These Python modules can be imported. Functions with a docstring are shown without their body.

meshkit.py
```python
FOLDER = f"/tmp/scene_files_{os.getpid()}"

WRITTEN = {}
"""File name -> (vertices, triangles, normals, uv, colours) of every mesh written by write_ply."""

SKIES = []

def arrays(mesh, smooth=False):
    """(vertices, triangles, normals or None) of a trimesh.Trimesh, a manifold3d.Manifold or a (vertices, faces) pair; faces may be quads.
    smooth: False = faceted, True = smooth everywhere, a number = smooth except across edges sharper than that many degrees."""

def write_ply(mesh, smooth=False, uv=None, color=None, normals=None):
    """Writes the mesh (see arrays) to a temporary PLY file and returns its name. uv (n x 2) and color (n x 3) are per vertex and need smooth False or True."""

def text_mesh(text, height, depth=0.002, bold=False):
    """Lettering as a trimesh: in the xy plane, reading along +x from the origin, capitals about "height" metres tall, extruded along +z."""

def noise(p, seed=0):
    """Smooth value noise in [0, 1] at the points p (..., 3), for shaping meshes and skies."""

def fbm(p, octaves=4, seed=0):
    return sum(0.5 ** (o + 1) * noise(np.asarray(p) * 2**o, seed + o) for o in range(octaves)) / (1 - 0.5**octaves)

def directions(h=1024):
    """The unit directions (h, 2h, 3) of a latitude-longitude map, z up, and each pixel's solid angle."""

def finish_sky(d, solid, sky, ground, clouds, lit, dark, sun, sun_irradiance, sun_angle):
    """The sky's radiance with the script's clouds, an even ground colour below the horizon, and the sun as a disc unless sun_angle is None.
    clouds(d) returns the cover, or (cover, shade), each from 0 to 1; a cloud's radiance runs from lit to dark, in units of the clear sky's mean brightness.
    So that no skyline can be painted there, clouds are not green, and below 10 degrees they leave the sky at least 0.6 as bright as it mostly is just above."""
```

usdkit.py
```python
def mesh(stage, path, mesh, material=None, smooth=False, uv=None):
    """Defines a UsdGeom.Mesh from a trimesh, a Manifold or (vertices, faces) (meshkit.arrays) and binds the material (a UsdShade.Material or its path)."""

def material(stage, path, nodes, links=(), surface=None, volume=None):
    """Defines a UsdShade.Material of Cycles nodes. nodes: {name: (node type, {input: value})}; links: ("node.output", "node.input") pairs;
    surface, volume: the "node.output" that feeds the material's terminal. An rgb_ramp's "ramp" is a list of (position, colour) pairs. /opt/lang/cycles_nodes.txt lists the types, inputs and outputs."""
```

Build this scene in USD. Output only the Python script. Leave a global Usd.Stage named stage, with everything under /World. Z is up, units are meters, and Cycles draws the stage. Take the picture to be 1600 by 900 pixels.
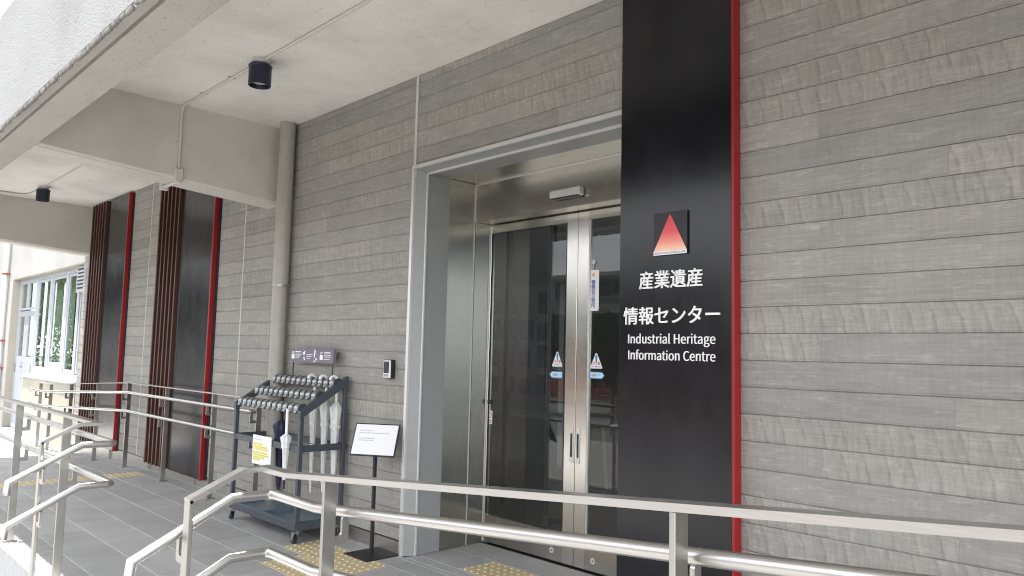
import math, random
import numpy as np, trimesh, usdkit, meshkit
from pxr import Usd, UsdGeom, UsdLux, UsdShade, Gf, Sdf
from shapely.geometry import Polygon
from shapely import affinity

stage = Usd.Stage.CreateInMemory()
UsdGeom.SetStageUpAxis(stage, 'Z'); UsdGeom.SetStageMetersPerUnit(stage, 1.0)
UsdGeom.Xform.Define(stage, '/World'); UsdGeom.Scope.Define(stage, '/World/Looks')
rng = random.Random(7)

# ---------------------------------------------------------------- camera
YAW, PITCH, ROLL, FPX, CAM_Y, CAM_Z = 0.80433, 0.08783, 0.02373, 1189.158, -3.45894, 1.5
EXPOSURE = 1.78
fwd = np.array([-math.sin(YAW)*math.cos(PITCH), math.cos(YAW)*math.cos(PITCH), math.sin(PITCH)])
right = np.array([math.cos(YAW), math.sin(YAW), 0.0]); up = np.cross(right, fwd)
r_ = right*math.cos(ROLL)+up*math.sin(ROLL); u_ = -right*math.sin(ROLL)+up*math.cos(ROLL)
cam = UsdGeom.Camera.Define(stage, '/World/camera')
cam.AddTransformOp().Set(Gf.Matrix4d(*r_, 0, *u_, 0, *(-fwd), 0, 0.0, CAM_Y, CAM_Z, 1))
cam.CreateHorizontalApertureAttr(36.0); cam.CreateVerticalApertureAttr(20.25)
cam.CreateFocalLengthAttr(FPX*36.0/1600.0)
cam.CreateClippingRangeAttr(Gf.Vec2f(0.05, 2000)); cam.CreateExposureAttr(EXPOSURE)

# ---------------------------------------------------------------- sky and sun
SUN = np.array([-0.13, -0.139, 1.0]); SUN /= np.linalg.norm(SUN)
SUN_EL, SUN_ROT = math.asin(SUN[2]), math.atan2(SUN[0], SUN[1])
sky_mat = usdkit.material(stage, '/World/Looks/sky_air', {
    'sky': ('sky_texture', {'sky_type': 'single_scattering', 'sun_disc': False, 'sun_elevation': SUN_EL, 'sun_rotation': SUN_ROT, 'aerosol_density': 2.0}),
    'tc': ('texture_coordinate', {}),
    'map': ('mapping', {'scale': (1.6, 1.6, 4.0), 'location': (3.1, 1.7, 0.4)}),
    'n': ('noise_texture', {'scale': 1.5, 'detail': 6.0, 'roughness': 0.58}),
    'r': ('rgb_ramp', {'ramp': [(0.0, (0.35,)*3), (0.30, (0.45,)*3), (0.5, (1, 1, 1)), (1.0, (1, 1, 1))]}),
    'bw': ('rgb_to_bw', {}),
    'mix': ('mix', {'mix_type': 'mix', 'color2': (10.2, 10.45, 10.9)}),
    'bg': ('background_shader', {'strength': 0.08})},
    [('tc.generated', 'map.vector'), ('map.vector', 'n.vector'), ('n.fac', 'r.fac'), ('r.color', 'bw.color'), ('bw.val', 'mix.fac'),
     ('sky.color', 'mix.color1'), ('mix.color', 'bg.color')], surface='bg.background')
dome = UsdLux.DomeLight.Define(stage, '/World/sky')
UsdShade.MaterialBindingAPI.Apply(dome.GetPrim()).Bind(sky_mat)
dome.GetPrim().SetCustomDataByKey('kind', 'structure')
sun = UsdLux.DistantLight.Define(stage, '/World/sun')
sun.CreateIntensityAttr(1.25); sun.CreateAngleAttr(0.5); sun.CreateNormalizeAttr(True); sun.CreateColorAttr(Gf.Vec3f(1.0, 0.96, 0.90))
zx = np.cross([0, 1, 0], SUN); zx /= np.linalg.norm(zx); zy = np.cross(SUN, zx)
sun.AddTransformOp().Set(Gf.Matrix4d(*zx, 0, *zy, 0, *SUN, 0, 0, 0, 20, 1))

# ---------------------------------------------------------------- materials
L = '/World/Looks/'
def mat(name, nodes, links, surface='p.BSDF'):
    return usdkit.material(stage, L+name, nodes, links, surface=surface)

def plain(name, col, rough=0.5, metal=0.0, var=0.12, scale=14.0, spec=0.5, bump=0.0, bscale=120.0, fine=0.0, **kw):
    """A colour with a little uneven tone, and fine relief."""
    c = np.array(col, float)
    nodes = {'g': ('geometry', {}), 'n': ('noise_texture', {'scale': scale, 'detail': 5.0, 'roughness': 0.6}),
             'r': ('rgb_ramp', {'ramp': [(0.25, tuple(c*(1-var))), (0.75, tuple(np.minimum(c*(1+var), 1)))]}),
             'p': ('principled_bsdf', {'roughness': rough, 'metallic': metal, 'specular_ior_level': spec, **kw})}
    links = [('g.position', 'n.vector'), ('n.fac', 'r.fac'), ('r.color', 'p.base_color')]
    if bump:
        nodes['bn'] = ('noise_texture', {'scale': bscale, 'detail': 4.0, 'roughness': 0.65})
        nodes['b'] = ('bump', {'strength': 1.0, 'distance': bump})
        links += [('g.position', 'bn.vector'), ('bn.fac', 'b.height'), ('b.normal', 'p.normal')]
    return mat(name, nodes, links)

def concrete(name, col, specks, bump, bscale, var=0.07):
    """Painted rough concrete: broad stains, dark pinholes and a coarse relief."""
    c = np.array(col, float)
    return mat(name, {
        'g': ('geometry', {}), 'n': ('noise_texture', {'scale': 1.3, 'detail': 7.0, 'roughness': 0.62}),
        'r': ('rgb_ramp', {'ramp': [(0.28, tuple(c*(1-2*var))), (0.5, tuple(c)), (0.75, tuple(np.minimum(c*(1+var), 0.95)))]}),
        'v': ('noise_texture', {'scale': 42.0, 'detail': 3.0, 'roughness': 0.7}),
        'vr': ('rgb_ramp', {'ramp': [(0.0, (1-specks,)*3), (0.31, (1-specks,)*3), (0.39, (1, 1, 1)), (1.0, (1, 1, 1))]}),
        'm': ('mix', {'mix_type': 'multiply', 'fac': 1.0}),
        'bn': ('noise_texture', {'scale': bscale, 'detail': 5.0, 'roughness': 0.7}),
        'b': ('bump', {'strength': 1.0, 'distance': bump}),
        'p': ('principled_bsdf', {'roughness': 0.85, 'specular_ior_level': 0.25})},
        [('g.position', 'n.vector'), ('n.fac', 'r.fac'), ('g.position', 'v.vector'), ('v.fac', 'vr.fac'), ('r.color', 'm.color1'), ('vr.color', 'm.color2'),
         ('m.color', 'p.base_color'), ('g.position', 'bn.vector'), ('bn.fac', 'b.height'), ('b.normal', 'p.normal')])

def steel(name, col, rough, axis, strength=0.12, metal=1.0):
    """Hairline-brushed metal; axis: the direction along which the hairlines run (0, 1, 2)."""
    s = [900.0, 900.0, 900.0]; s[axis] = 6.0
    c = np.array(col, float)
    return mat(name, {
        'g': ('geometry', {}), 'mp': ('mapping', {'scale': tuple(s)}), 'n': ('noise_texture', {'scale': 1.0, 'detail': 2.0}),
        'big': ('noise_texture', {'scale': 5.0, 'detail': 4.0}),
        'rr': ('map_range', {'from_min': 0.3, 'from_max': 0.7, 'to_min': rough*0.92, 'to_max': rough*1.08}),
        'r': ('rgb_ramp', {'ramp': [(0.2, tuple(c*(1-strength))), (0.8, tuple(np.minimum(c*(1+strength*0.6), 1)))]}),
        'p': ('principled_bsdf', {'metallic': metal})},
        [('g.position', 'mp.vector'), ('mp.vector', 'n.vector'), ('g.position', 'big.vector'), ('big.fac', 'rr.value'), ('rr.result', 'p.roughness'),
         ('n.fac', 'r.fac'), ('r.color', 'p.base_color')])

def plank_mat(name, kind, tint):
    """Printed grey timber board: long fine grain, pale worn streaks, and for 'sawn' the curved marks of a round saw. Each board differs by object_info.random."""
    c = np.array(tint, float)
    nodes = {
        'g': ('geometry', {}), 'oi': ('object_info', {}),
        'off': ('combine_xyz', {}), 'o1': ('math', {'math_type': 'multiply', 'value2': 37.0}), 'o2': ('math', {'math_type': 'multiply', 'value2': 91.0}),
        'pos': ('vector_math', {'math_type': 'add'}),
        'm1': ('mapping', {'scale': (4.0, 1.0, 105.0)}), 'n1': ('noise_texture', {'scale': 1.0, 'detail': 6.0, 'roughness': 0.65, 'distortion': 0.5}),
        'm2': ('mapping', {'scale': (52.0, 1.0, 7.0)}), 'n2': ('noise_texture', {'scale': 1.0, 'detail': 5.0, 'roughness': 0.62, 'distortion': 0.35}),
        'm3': ('mapping', {'scale': (2.6, 1.0, 14.0)}), 'n3': ('noise_texture', {'scale': 1.0, 'detail': 6.0, 'roughness': 0.6}),
        'm4': ('mapping', {'scale': (9.0, 1.0, 36.0)}), 'n4': ('noise_texture', {'scale': 1.0, 'detail': 5.0, 'roughness': 0.7, 'distortion': 1.2}),
        'r1': ('map_range', {'from_min': 0.3, 'from_max': 0.7, 'to_min': -0.115, 'to_max': 0.115}),
        'r2': ('map_range', {'from_min': 0.3, 'from_max': 0.7, 'to_min': -0.075 if kind == 'plain' else -0.14, 'to_max': 0.075 if kind == 'plain' else 0.14}),
        'r3': ('map_range', {'from_min': 0.3, 'from_max': 0.7, 'to_min': -0.07, 'to_max': 0.07}),
        'r4': ('map_range', {'from_min': 0.53, 'from_max': 0.70, 'to_min': 0.0, 'to_max': 0.30, 'clamp': True}),
        'rt': ('map_range', {'from_min': 0.0, 'from_max': 1.0, 'to_min': 0.90, 'to_max': 1.06}),
        'a1': ('math', {'math_type': 'add'}), 'a2': ('math', {'math_type': 'add'}), 'a3': ('math', {'math_type': 'add'}), 'a4': ('math', {'math_type': 'add'}),
        'tone': ('math', {'math_type': 'multiply'}),
        'm5': ('mapping', {'scale': (2.2, 1.0, 0.28)}), 'n5': ('noise_texture', {'scale': 1.0, 'detail': 6.0, 'roughness': 0.6}), 'r5': ('map_range', {'from_min': 0.3, 'from_max': 0.7, 'to_min': -0.07, 'to_max': 0.07}), 'a5': ('math', {'math_type': 'add'}),
        'tv': ('combine_xyz', {}), 'col': ('vector_math', {'math_type': 'multiply', 'vector1': tuple(c)}),
        'b': ('bump', {'strength': 0.6, 'distance': 0.0008}),
        'p': ('principled_bsdf', {'roughness': 0.62, 'specular_ior_level': 0.35})}
    links = [('oi.random', 'o1.value1'), ('oi.random', 'o2.value1'), ('o1.value', 'off.x'), ('o2.value', 'off.z'), ('g.position', 'pos.vector1'), ('off.vector', 'pos.vector2')]
    src = 'pos.vector'
    if kind == 'sawn':       # x is bent by the height above the board's foot: arcs leaning to the right
        nodes['sp'] = ('separate_xyz', {})
        nodes['zf'] = ('math', {'math_type': 'divide', 'value2': 0.1308351})
        nodes['zo'] = ('math', {'math_type': 'subtract', 'value2': 0.4586})
        nodes['zr'] = ('math', {'math_type': 'fraction'})
        nodes['z2'] = ('math', {'math_type': 'power', 'value2': 1.7})
        nodes['zk'] = ('math', {'math_type': 'multiply_add', 'value2': 0.030})
        nodes['xs'] = ('combine_xyz', {})
        nodes['ms'] = ('wave_texture', {'wave_type': 'bands', 'bands_direction': 'x', 'profile': 'saw', 'scale': 3.3, 'distortion': 1.5, 'detail': 3.0, 'detail_scale': 1.8, 'detail_roughness': 0.6})
        nodes['ns'] = ('rgb_ramp', {'ramp': [(0.0, (0.30,)*3), (0.06, (0.36,)*3), (0.13, (0.62,)*3), (0.30, (0.56,)*3), (0.55, (0.50,)*3), (0.62, (0.40,)*3), (0.68, (0.54,)*3), (0.94, (0.48,)*3), (1.0, (0.30,)*3)]})
        nodes['nb'] = ('rgb_to_bw', {})
        nodes['rs'] = ('map_range', {'from_min': 0.0, 'from_max': 1.0, 'to_min': -0.36, 'to_max': 0.36})
        nodes['as'] = ('math', {'math_type': 'add'})
        links += [('g.position', 'sp.vector'), ('sp.z', 'zf.value1'), ('zf.value', 'zo.value1'), ('zo.value', 'zr.value1'), ('zr.value', 'z2.value1'), ('z2.value', 'zk.value1'), ('sp.x', 'zk.value3'),
                  ('zk.value', 'xs.x'), ('sp.z', 'xs.z'), ('xs.vector', 'ms.vector'), ('ms.fac', 'ns.fac'), ('ns.color', 'nb.color'), ('nb.val', 'rs.value'), ('rs.result', 'as.value1')]
    for k in '1234':
        links += [(src, f'm{k}.vector'), (f'm{k}.vector', f'n{k}.vector'), (f'n{k}.fac', f'r{k}.value')]
    links += [('r1.result', 'a1.value1'), ('r2.result', 'a1.value2'), ('a1.value', 'a2.value1'), ('r3.result', 'a2.value2'), ('a2.value', 'a3.value1'), ('r4.result', 'a3.value2')]
    if kind == 'sawn':
        links += [('a3.value', 'as.value2'), ('as.value', 'a5.value1')]
    else:
        links += [('a3.value', 'a5.value1')]
    links += [('g.position', 'm5.vector'), ('m5.vector', 'n5.vector'), ('n5.fac', 'r5.value'), ('r5.result', 'a5.value2'), ('a5.value', 'a4.value1')]
    nodes['a4'] = ('math', {'math_type': 'add', 'value2': 1.0})
    links += [('oi.random', 'rt.value'), ('a4.value', 'tone.value1'), ('rt.result', 'tone.value2'), ('tone.value', 'tv.x'), ('tone.value', 'tv.y'), ('tone.value', 'tv.z'), ('tv.vector', 'col.vector2'),
              ('col.vector', 'p.base_color'), ('a4.value', 'b.height'), ('b.normal', 'p.normal')]
    return mat(name, nodes, links)

M = {}
M['plank_a'] = plank_mat('plank_grey', 'plain', (0.288, 0.279, 0.258))
M['plank_b'] = plank_mat('plank_warm', 'plain', (0.294, 0.283, 0.259))
M['plank_c'] = plank_mat('plank_cool', 'plain', (0.274, 0.268, 0.251))
M['plank_s'] = plank_mat('plank_sawn', 'sawn', (0.298, 0.288, 0.264))
M['backing'] = plain('groove_backing', (0.10, 0.095, 0.088), 0.8)
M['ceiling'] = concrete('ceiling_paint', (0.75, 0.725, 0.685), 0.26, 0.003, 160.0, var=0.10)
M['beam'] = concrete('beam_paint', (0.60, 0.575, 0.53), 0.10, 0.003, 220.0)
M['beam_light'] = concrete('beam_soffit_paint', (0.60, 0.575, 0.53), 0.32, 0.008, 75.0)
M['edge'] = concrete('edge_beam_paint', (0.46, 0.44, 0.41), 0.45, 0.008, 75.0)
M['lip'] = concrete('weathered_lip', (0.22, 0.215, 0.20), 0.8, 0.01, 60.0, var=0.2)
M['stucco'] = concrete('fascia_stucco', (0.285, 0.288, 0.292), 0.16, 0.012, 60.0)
M['render'] = concrete('white_render', (0.36, 0.357, 0.347), 0.06, 0.002, 90.0)
M['cream'] = concrete('cream_render', (0.37, 0.35, 0.295), 0.06, 0.002, 90.0)
M['tile'] = plain('floor_tile_stone', (0.345, 0.342, 0.338), 0.55, var=0.15, scale=3.5, bump=0.0006, bscale=420.0, spec=0.4)
M['tile2'] = plain('floor_tile_stone_dark', (0.325, 0.323, 0.320), 0.55, var=0.15, scale=3.5, bump=0.0006, bscale=420.0, spec=0.4)
M['tile3'] = plain('floor_tile_stone_pale', (0.365, 0.362, 0.357), 0.58, var=0.15, scale=3.5, bump=0.0006, bscale=420.0, spec=0.4)
M['grout'] = plain('floor_grout', (0.50, 0.495, 0.48), 0.8, var=0.15, scale=30.0)
M['nosing'] = plain('nosing_stone', (0.27, 0.266, 0.262), 0.6, bump=0.0006, bscale=300.0)
M['riser'] = plain('riser_stone', (0.27, 0.28, 0.29), 0.7, var=0.15, bump=0.001, bscale=90.0)
M['pale_floor'] = plain('pale_concrete', (0.14, 0.135, 0.125), 0.8, var=0.15, scale=3.0, bump=0.001)
M['paving'] = plain('forecourt_paving', (0.20, 0.198, 0.195), 0.85, var=0.15, scale=3.0, bump=0.002, bscale=200.0)
M['asphalt'] = plain('street_asphalt', (0.085, 0.085, 0.083), 0.85, var=0.2, scale=3.0, bump=0.002, bscale=200.0)
M['tactile'] = plain('tactile_yellow', (0.50, 0.405, 0.235), 0.6, var=0.12, scale=25.0, bump=0.0005, bscale=300.0)
M['dome'] = plain('tactile_dome_worn', (0.66, 0.58, 0.42), 0.55, var=0.15, scale=60.0)
M['steel_x'] = steel('stainless_hairline_x', (0.52, 0.51, 0.495), 0.32, 0)
M['steel_y'] = steel('stainless_hairline_y', (0.52, 0.51, 0.495), 0.30, 1)
M['steel_z'] = steel('stainless_hairline_z', (0.42, 0.41, 0.385), 0.30, 2)
M['door_steel'] = steel('door_stainless', (0.60, 0.58, 0.535), 0.20, 2)
M['door_steel_x'] = steel('door_stainless_x', (0.48, 0.465, 0.42), 0.20, 0)
M['jamb_steel'] = steel('jamb_stainless', (0.43, 0.42, 0.385), 0.22, 2, strength=0.10)
M['frame_grey'] = plain('frame_grey_paint', (0.31, 0.318, 0.315), 0.42, var=0.04, metal=0.25)
M['alu'] = plain('pale_aluminium', (0.66, 0.66, 0.65), 0.38, var=0.04, metal=0.5)
M['skirt'] = steel('skirting_steel', (0.50, 0.485, 0.455), 0.36, 0)
M['black'] = mat('black_panel', {'g': ('geometry', {}), 'mp': ('mapping', {'scale': (4.0, 4.0, 2.4)}), 'n': ('noise_texture', {'scale': 1.0, 'detail': 8.0, 'roughness': 0.68}),
                'r': ('rgb_ramp', {'ramp': [(0.32, (0.0022, 0.0024, 0.0042)), (0.70, (0.0075, 0.0076, 0.0105))]}), 'sr': ('map_range', {'from_min': 0.3, 'from_max': 0.7, 'to_min': 0.40, 'to_max': 0.47}),
                'rr': ('map_range', {'from_min': 0.3, 'from_max': 0.7, 'to_min': 0.17, 'to_max': 0.22}), 'p': ('principled_bsdf', {})},
               [('g.position', 'mp.vector'), ('mp.vector', 'n.vector'), ('n.fac', 'r.fac'), ('r.color', 'p.base_color'), ('n.fac', 'sr.value'), ('sr.result', 'p.specular_ior_level'), ('n.fac', 'rr.value'), ('rr.result', 'p.roughness')])
M['red'] = plain('red_trim', (0.26, 0.009, 0.012), 0.34, var=0.06, spec=0.5)
M['dark'] = plain('dark_trim', (0.012, 0.012, 0.016), 0.45, var=0.2)
M['brown'] = plain('brown_fin', (0.066, 0.026, 0.018), 0.40, var=0.2, scale=20.0)
M['navy_black'] = plain('lamp_navy_black', (0.006, 0.009, 0.028), 0.38, var=0.1)
M['lens'] = plain('lamp_lens', (0.45, 0.47, 0.46), 0.25, var=0.05)
M['pipe'] = plain('downpipe_paint', (0.35, 0.335, 0.30), 0.38, var=0.06, spec=0.45)
M['conduit'] = plain('conduit_paint', (0.55, 0.53, 0.50), 0.5, var=0.06)
M['white'] = plain('white_print', (0.82, 0.82, 0.82), 0.45, var=0.02)
M['paper'] = plain('white_paper', (0.78, 0.79, 0.82), 0.6, var=0.02)
M['ink'] = plain('grey_ink', (0.30, 0.30, 0.32), 0.6, var=0.1)
M['ink_pale'] = plain('pale_ink', (0.46, 0.46, 0.48), 0.6, var=0.1)
M['yellow'] = plain('yellow_marker', (0.82, 0.70, 0.06), 0.6, var=0.08)
M['blue'] = plain('sign_blue', (0.03, 0.20, 0.47), 0.4, var=0.04)
M['pale_blue'] = plain('sign_pale_blue', (0.52, 0.74, 0.86), 0.4, var=0.04)
M['ink_blue'] = plain('ink_blue', (0.07, 0.09, 0.34), 0.5, var=0.04)
M['ink_red'] = plain('ink_red', (0.62, 0.07, 0.07), 0.5, var=0.04)
M['gold'] = plain('ink_gold', (0.70, 0.40, 0.10), 0.5, var=0.04)
M['rack'] = plain('rack_slate_metal', (0.047, 0.057, 0.070), 0.36, var=0.10, spec=0.5)
M['rack_pan'] = plain('rack_pan', (0.085, 0.125, 0.155), 0.34, var=0.15)
M['silver'] = plain('silver_plastic', (0.34, 0.35, 0.35), 0.26, var=0.05, metal=0.75)
M['rubber'] = plain('black_rubber', (0.012, 0.012, 0.013), 0.6)
M['purple'] = plain('board_mauve', (0.155, 0.135, 0.185), 0.5, var=0.05)
M['umb_navy'] = plain('umbrella_navy', (0.012, 0.012, 0.045), 0.6, var=0.35, scale=40.0)
M['white_metal'] = plain('white_window_metal', (0.42, 0.45, 0.49), 0.4, var=0.03)
M['door_paint'] = plain('white_door_paint', (0.36, 0.385, 0.44), 0.35, var=0.03)
M['curtain'] = plain('curtain_cloth', (0.45, 0.48, 0.40), 0.9, var=0.12, scale=6.0)
M['room_wall'] = plain('room_wall', (0.66, 0.66, 0.65), 0.8)
M['room_floor'] = plain('room_floor', (0.26, 0.235, 0.21), 0.5)
M['room_dark'] = plain('room_dark', (0.03, 0.03, 0.033), 0.6)
M['poster'] = plain('poster_grey', (0.30, 0.29, 0.34), 0.6, var=0.3, scale=12)
M['wood'] = plain('pale_wood', (0.40, 0.28, 0.17), 0.5, var=0.2, scale=10)
M['mat'] = plain('blue_door_mat', (0.03, 0.04, 0.10), 0.9, bump=0.003)
M['rust'] = plain('rust_clamp', (0.30, 0.07, 0.04), 0.7)
M['facade'] = plain('far_facade_grey', (0.22, 0.22, 0.225), 0.8)
M['facade2'] = plain('far_facade_brown', (0.13, 0.10, 0.09), 0.8)
M['facade3'] = plain('far_facade_pale', (0.30, 0.29, 0.275), 0.8)
M['bark'] = plain('bark', (0.09, 0.065, 0.045), 0.9)
M['leaf'] = mat('leaf', {'oi': ('geometry', {}), 'r': ('rgb_ramp', {'ramp': [(0.0, (0.028, 0.048, 0.016)), (0.5, (0.055, 0.085, 0.030)), (1.0, (0.10, 0.135, 0.055))]}),
                         'd': ('diffuse_bsdf', {}), 't': ('translucent_bsdf', {}), 'm': ('mix_closure', {'fac': 0.35})},
                [('oi.random_per_island', 'r.fac'), ('r.color', 'd.color'), ('r.color', 't.color'), ('d.BSDF', 'm.closure1'), ('t.BSDF', 'm.closure2')], surface='m.closure')
def pane(name, tint, ior=1.5, rough=0.0, refl=(1, 1, 1)):
    """Window glass: the index is turned round on the far side of the sheet, so that both faces mirror alike."""
    return mat(name, {'g': ('geometry', {}), 'i': ('mix_float', {'a': ior, 'b': 1.0/ior}), 'f': ('fresnel', {}), 't': ('transparent_bsdf', {'color': tint}), 'gl': ('glossy_bsdf', {'color': refl, 'roughness': rough}), 'm': ('mix_closure', {})},
               [('g.backfacing', 'i.fac'), ('i.result', 'f.IOR'), ('f.fac', 'm.fac'), ('t.BSDF', 'm.closure1'), ('gl.BSDF', 'm.closure2')], surface='m.closure')
M['glass'] = pane('door_glass', (0.56, 0.58, 0.58), 1.52)
M['win_glass'] = pane('window_glass', (0.86, 0.92, 0.88), 1.5)
M['vinyl'] = mat('umbrella_vinyl', {'g': ('geometry', {}), 'n': ('noise_texture', {'scale': 30.0, 'detail': 4.0}), 'r': ('rgb_ramp', {'ramp': [(0.3, (0.70, 0.72, 0.72)), (0.7, (0.86, 0.88, 0.88))]}),
                                    'p': ('principled_bsdf', {'roughness': 0.3, 'subsurface_weight': 0.0}), 't': ('transparent_bsdf', {}), 'm': ('mix_closure', {'fac': 0.82})},
                 [('g.position', 'n.vector'), ('n.fac', 'r.fac'), ('r.color', 'p.base_color'), ('t.BSDF', 'm.closure1'), ('p.BSDF', 'm.closure2')], surface='m.closure')

# ---------------------------------------------------------------- helpers
used = {}
def numbered(parent, name):
    k = used.get((parent, name), 0); used[(parent, name)] = k+1
    return name if k == 0 else f'{name}_{k:03d}'
def path_of(parent):
    return '/World' if parent is None else str(parent.GetPath())
def cd(prim, label=None, cat=None, group=None, kind=None):
    for k, v in (('label', label), ('category', cat), ('group', group), ('kind', kind)):
        if v: prim.SetCustomDataByKey(k, v)
    return prim
def thing(name, label=None, cat=None, group=None, kind=None, loc=None, rot=0.0):
    p = '/World/'+numbered('/World', name)
    x = UsdGeom.Xform.Define(stage, p)
    if loc is not None:
        x.AddTranslateOp().Set(Gf.Vec3d(*loc))
        if rot: x.AddRotateZOp().Set(math.degrees(rot))
    return cd(x.GetPrim(), label, cat, group, kind)
def part(parent, name, m, material, label=None, smooth=False, kind=None):
    pp = path_of(parent); p = pp+'/'+numbered(pp, name)
    if isinstance(m, MB): m = m.mesh()
    g = usdkit.mesh(stage, p, m, M[material], smooth=smooth)
    return cd(g.GetPrim(), label, kind=kind)
class MB:
    """Collects shapes into one mesh."""
    def __init__(self): self.v, self.f, self.n = [], [], 0
    def add(self, v, f):
        v = np.asarray(v, float); f = np.asarray(f, int)
        self.v.append(v); self.f.append(f+self.n); self.n += len(v); return self
    def tm(self, t): return self.add(t.vertices, t.faces)
    def box(self, x0, x1, y0, y1, z0, z1, b=0.0):
        v, f = box_vf(x0, x1, y0, y1, z0, z1, b); return self.add(v, f)
    def mesh(self): return trimesh.Trimesh(np.vstack(self.v), np.vstack(self.f), process=False)
_F = np.array([[0, 2, 1], [1, 2, 3], [4, 5, 6], [5, 7, 6], [0, 1, 4], [1, 5, 4], [2, 6, 3], [3, 6, 7], [0, 4, 2], [2, 4, 6], [1, 3, 5], [3, 7, 5]])
def box_vf(x0, x1, y0, y1, z0, z1, b=0.0):
    x0, x1 = sorted((x0, x1)); y0, y1 = sorted((y0, y1)); z0, z1 = sorted((z0, z1))
    if b <= 0:
        return np.array([[x, y, z] for z in (z0, z1) for y in (y0, y1) for x in (x0, x1)]), _F
    b = min(b, (x1-x0)*0.45, (y1-y0)*0.45, (z1-z0)*0.45); P = []
    for z in (z0, z1):
        for y in (y0, y1):
            for x in (x0, x1):
                sx, sy, sz = (b if x == x0 else -b), (b if y == y0 else -b), (b if z == z0 else -b)
                P += [[x, y+sy, z+sz], [x+sx, y, z+sz], [x+sx, y+sy, z]]
    h = trimesh.convex.convex_hull(np.array(P)); return h.vertices, h.faces
def box(x0, x1, y0, y1, z0, z1, b=0.0):
    v, f = box_vf(x0, x1, y0, y1, z0, z1, b); return trimesh.Trimesh(v, f, process=False)
def prism(poly, a, b, axis):
    """Extrudes a polygon. axis 'x': poly is (y, z), runs x = a..b; 'y': (x, z); 'z': (x, y)."""
    if not isinstance(poly, Polygon): poly = Polygon(poly)
    m = trimesh.creation.extrude_polygon(poly, b-a, engine='earcut'); v = m.vertices.copy(); v[:, 2] += a
    if axis == 'x': v = v[:, [2, 0, 1]]
    elif axis == 'y': v = v[:, [0, 2, 1]]
    t = trimesh.Trimesh(v, m.faces, process=False)
    if t.volume < 0: t.invert()
    return t
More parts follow.
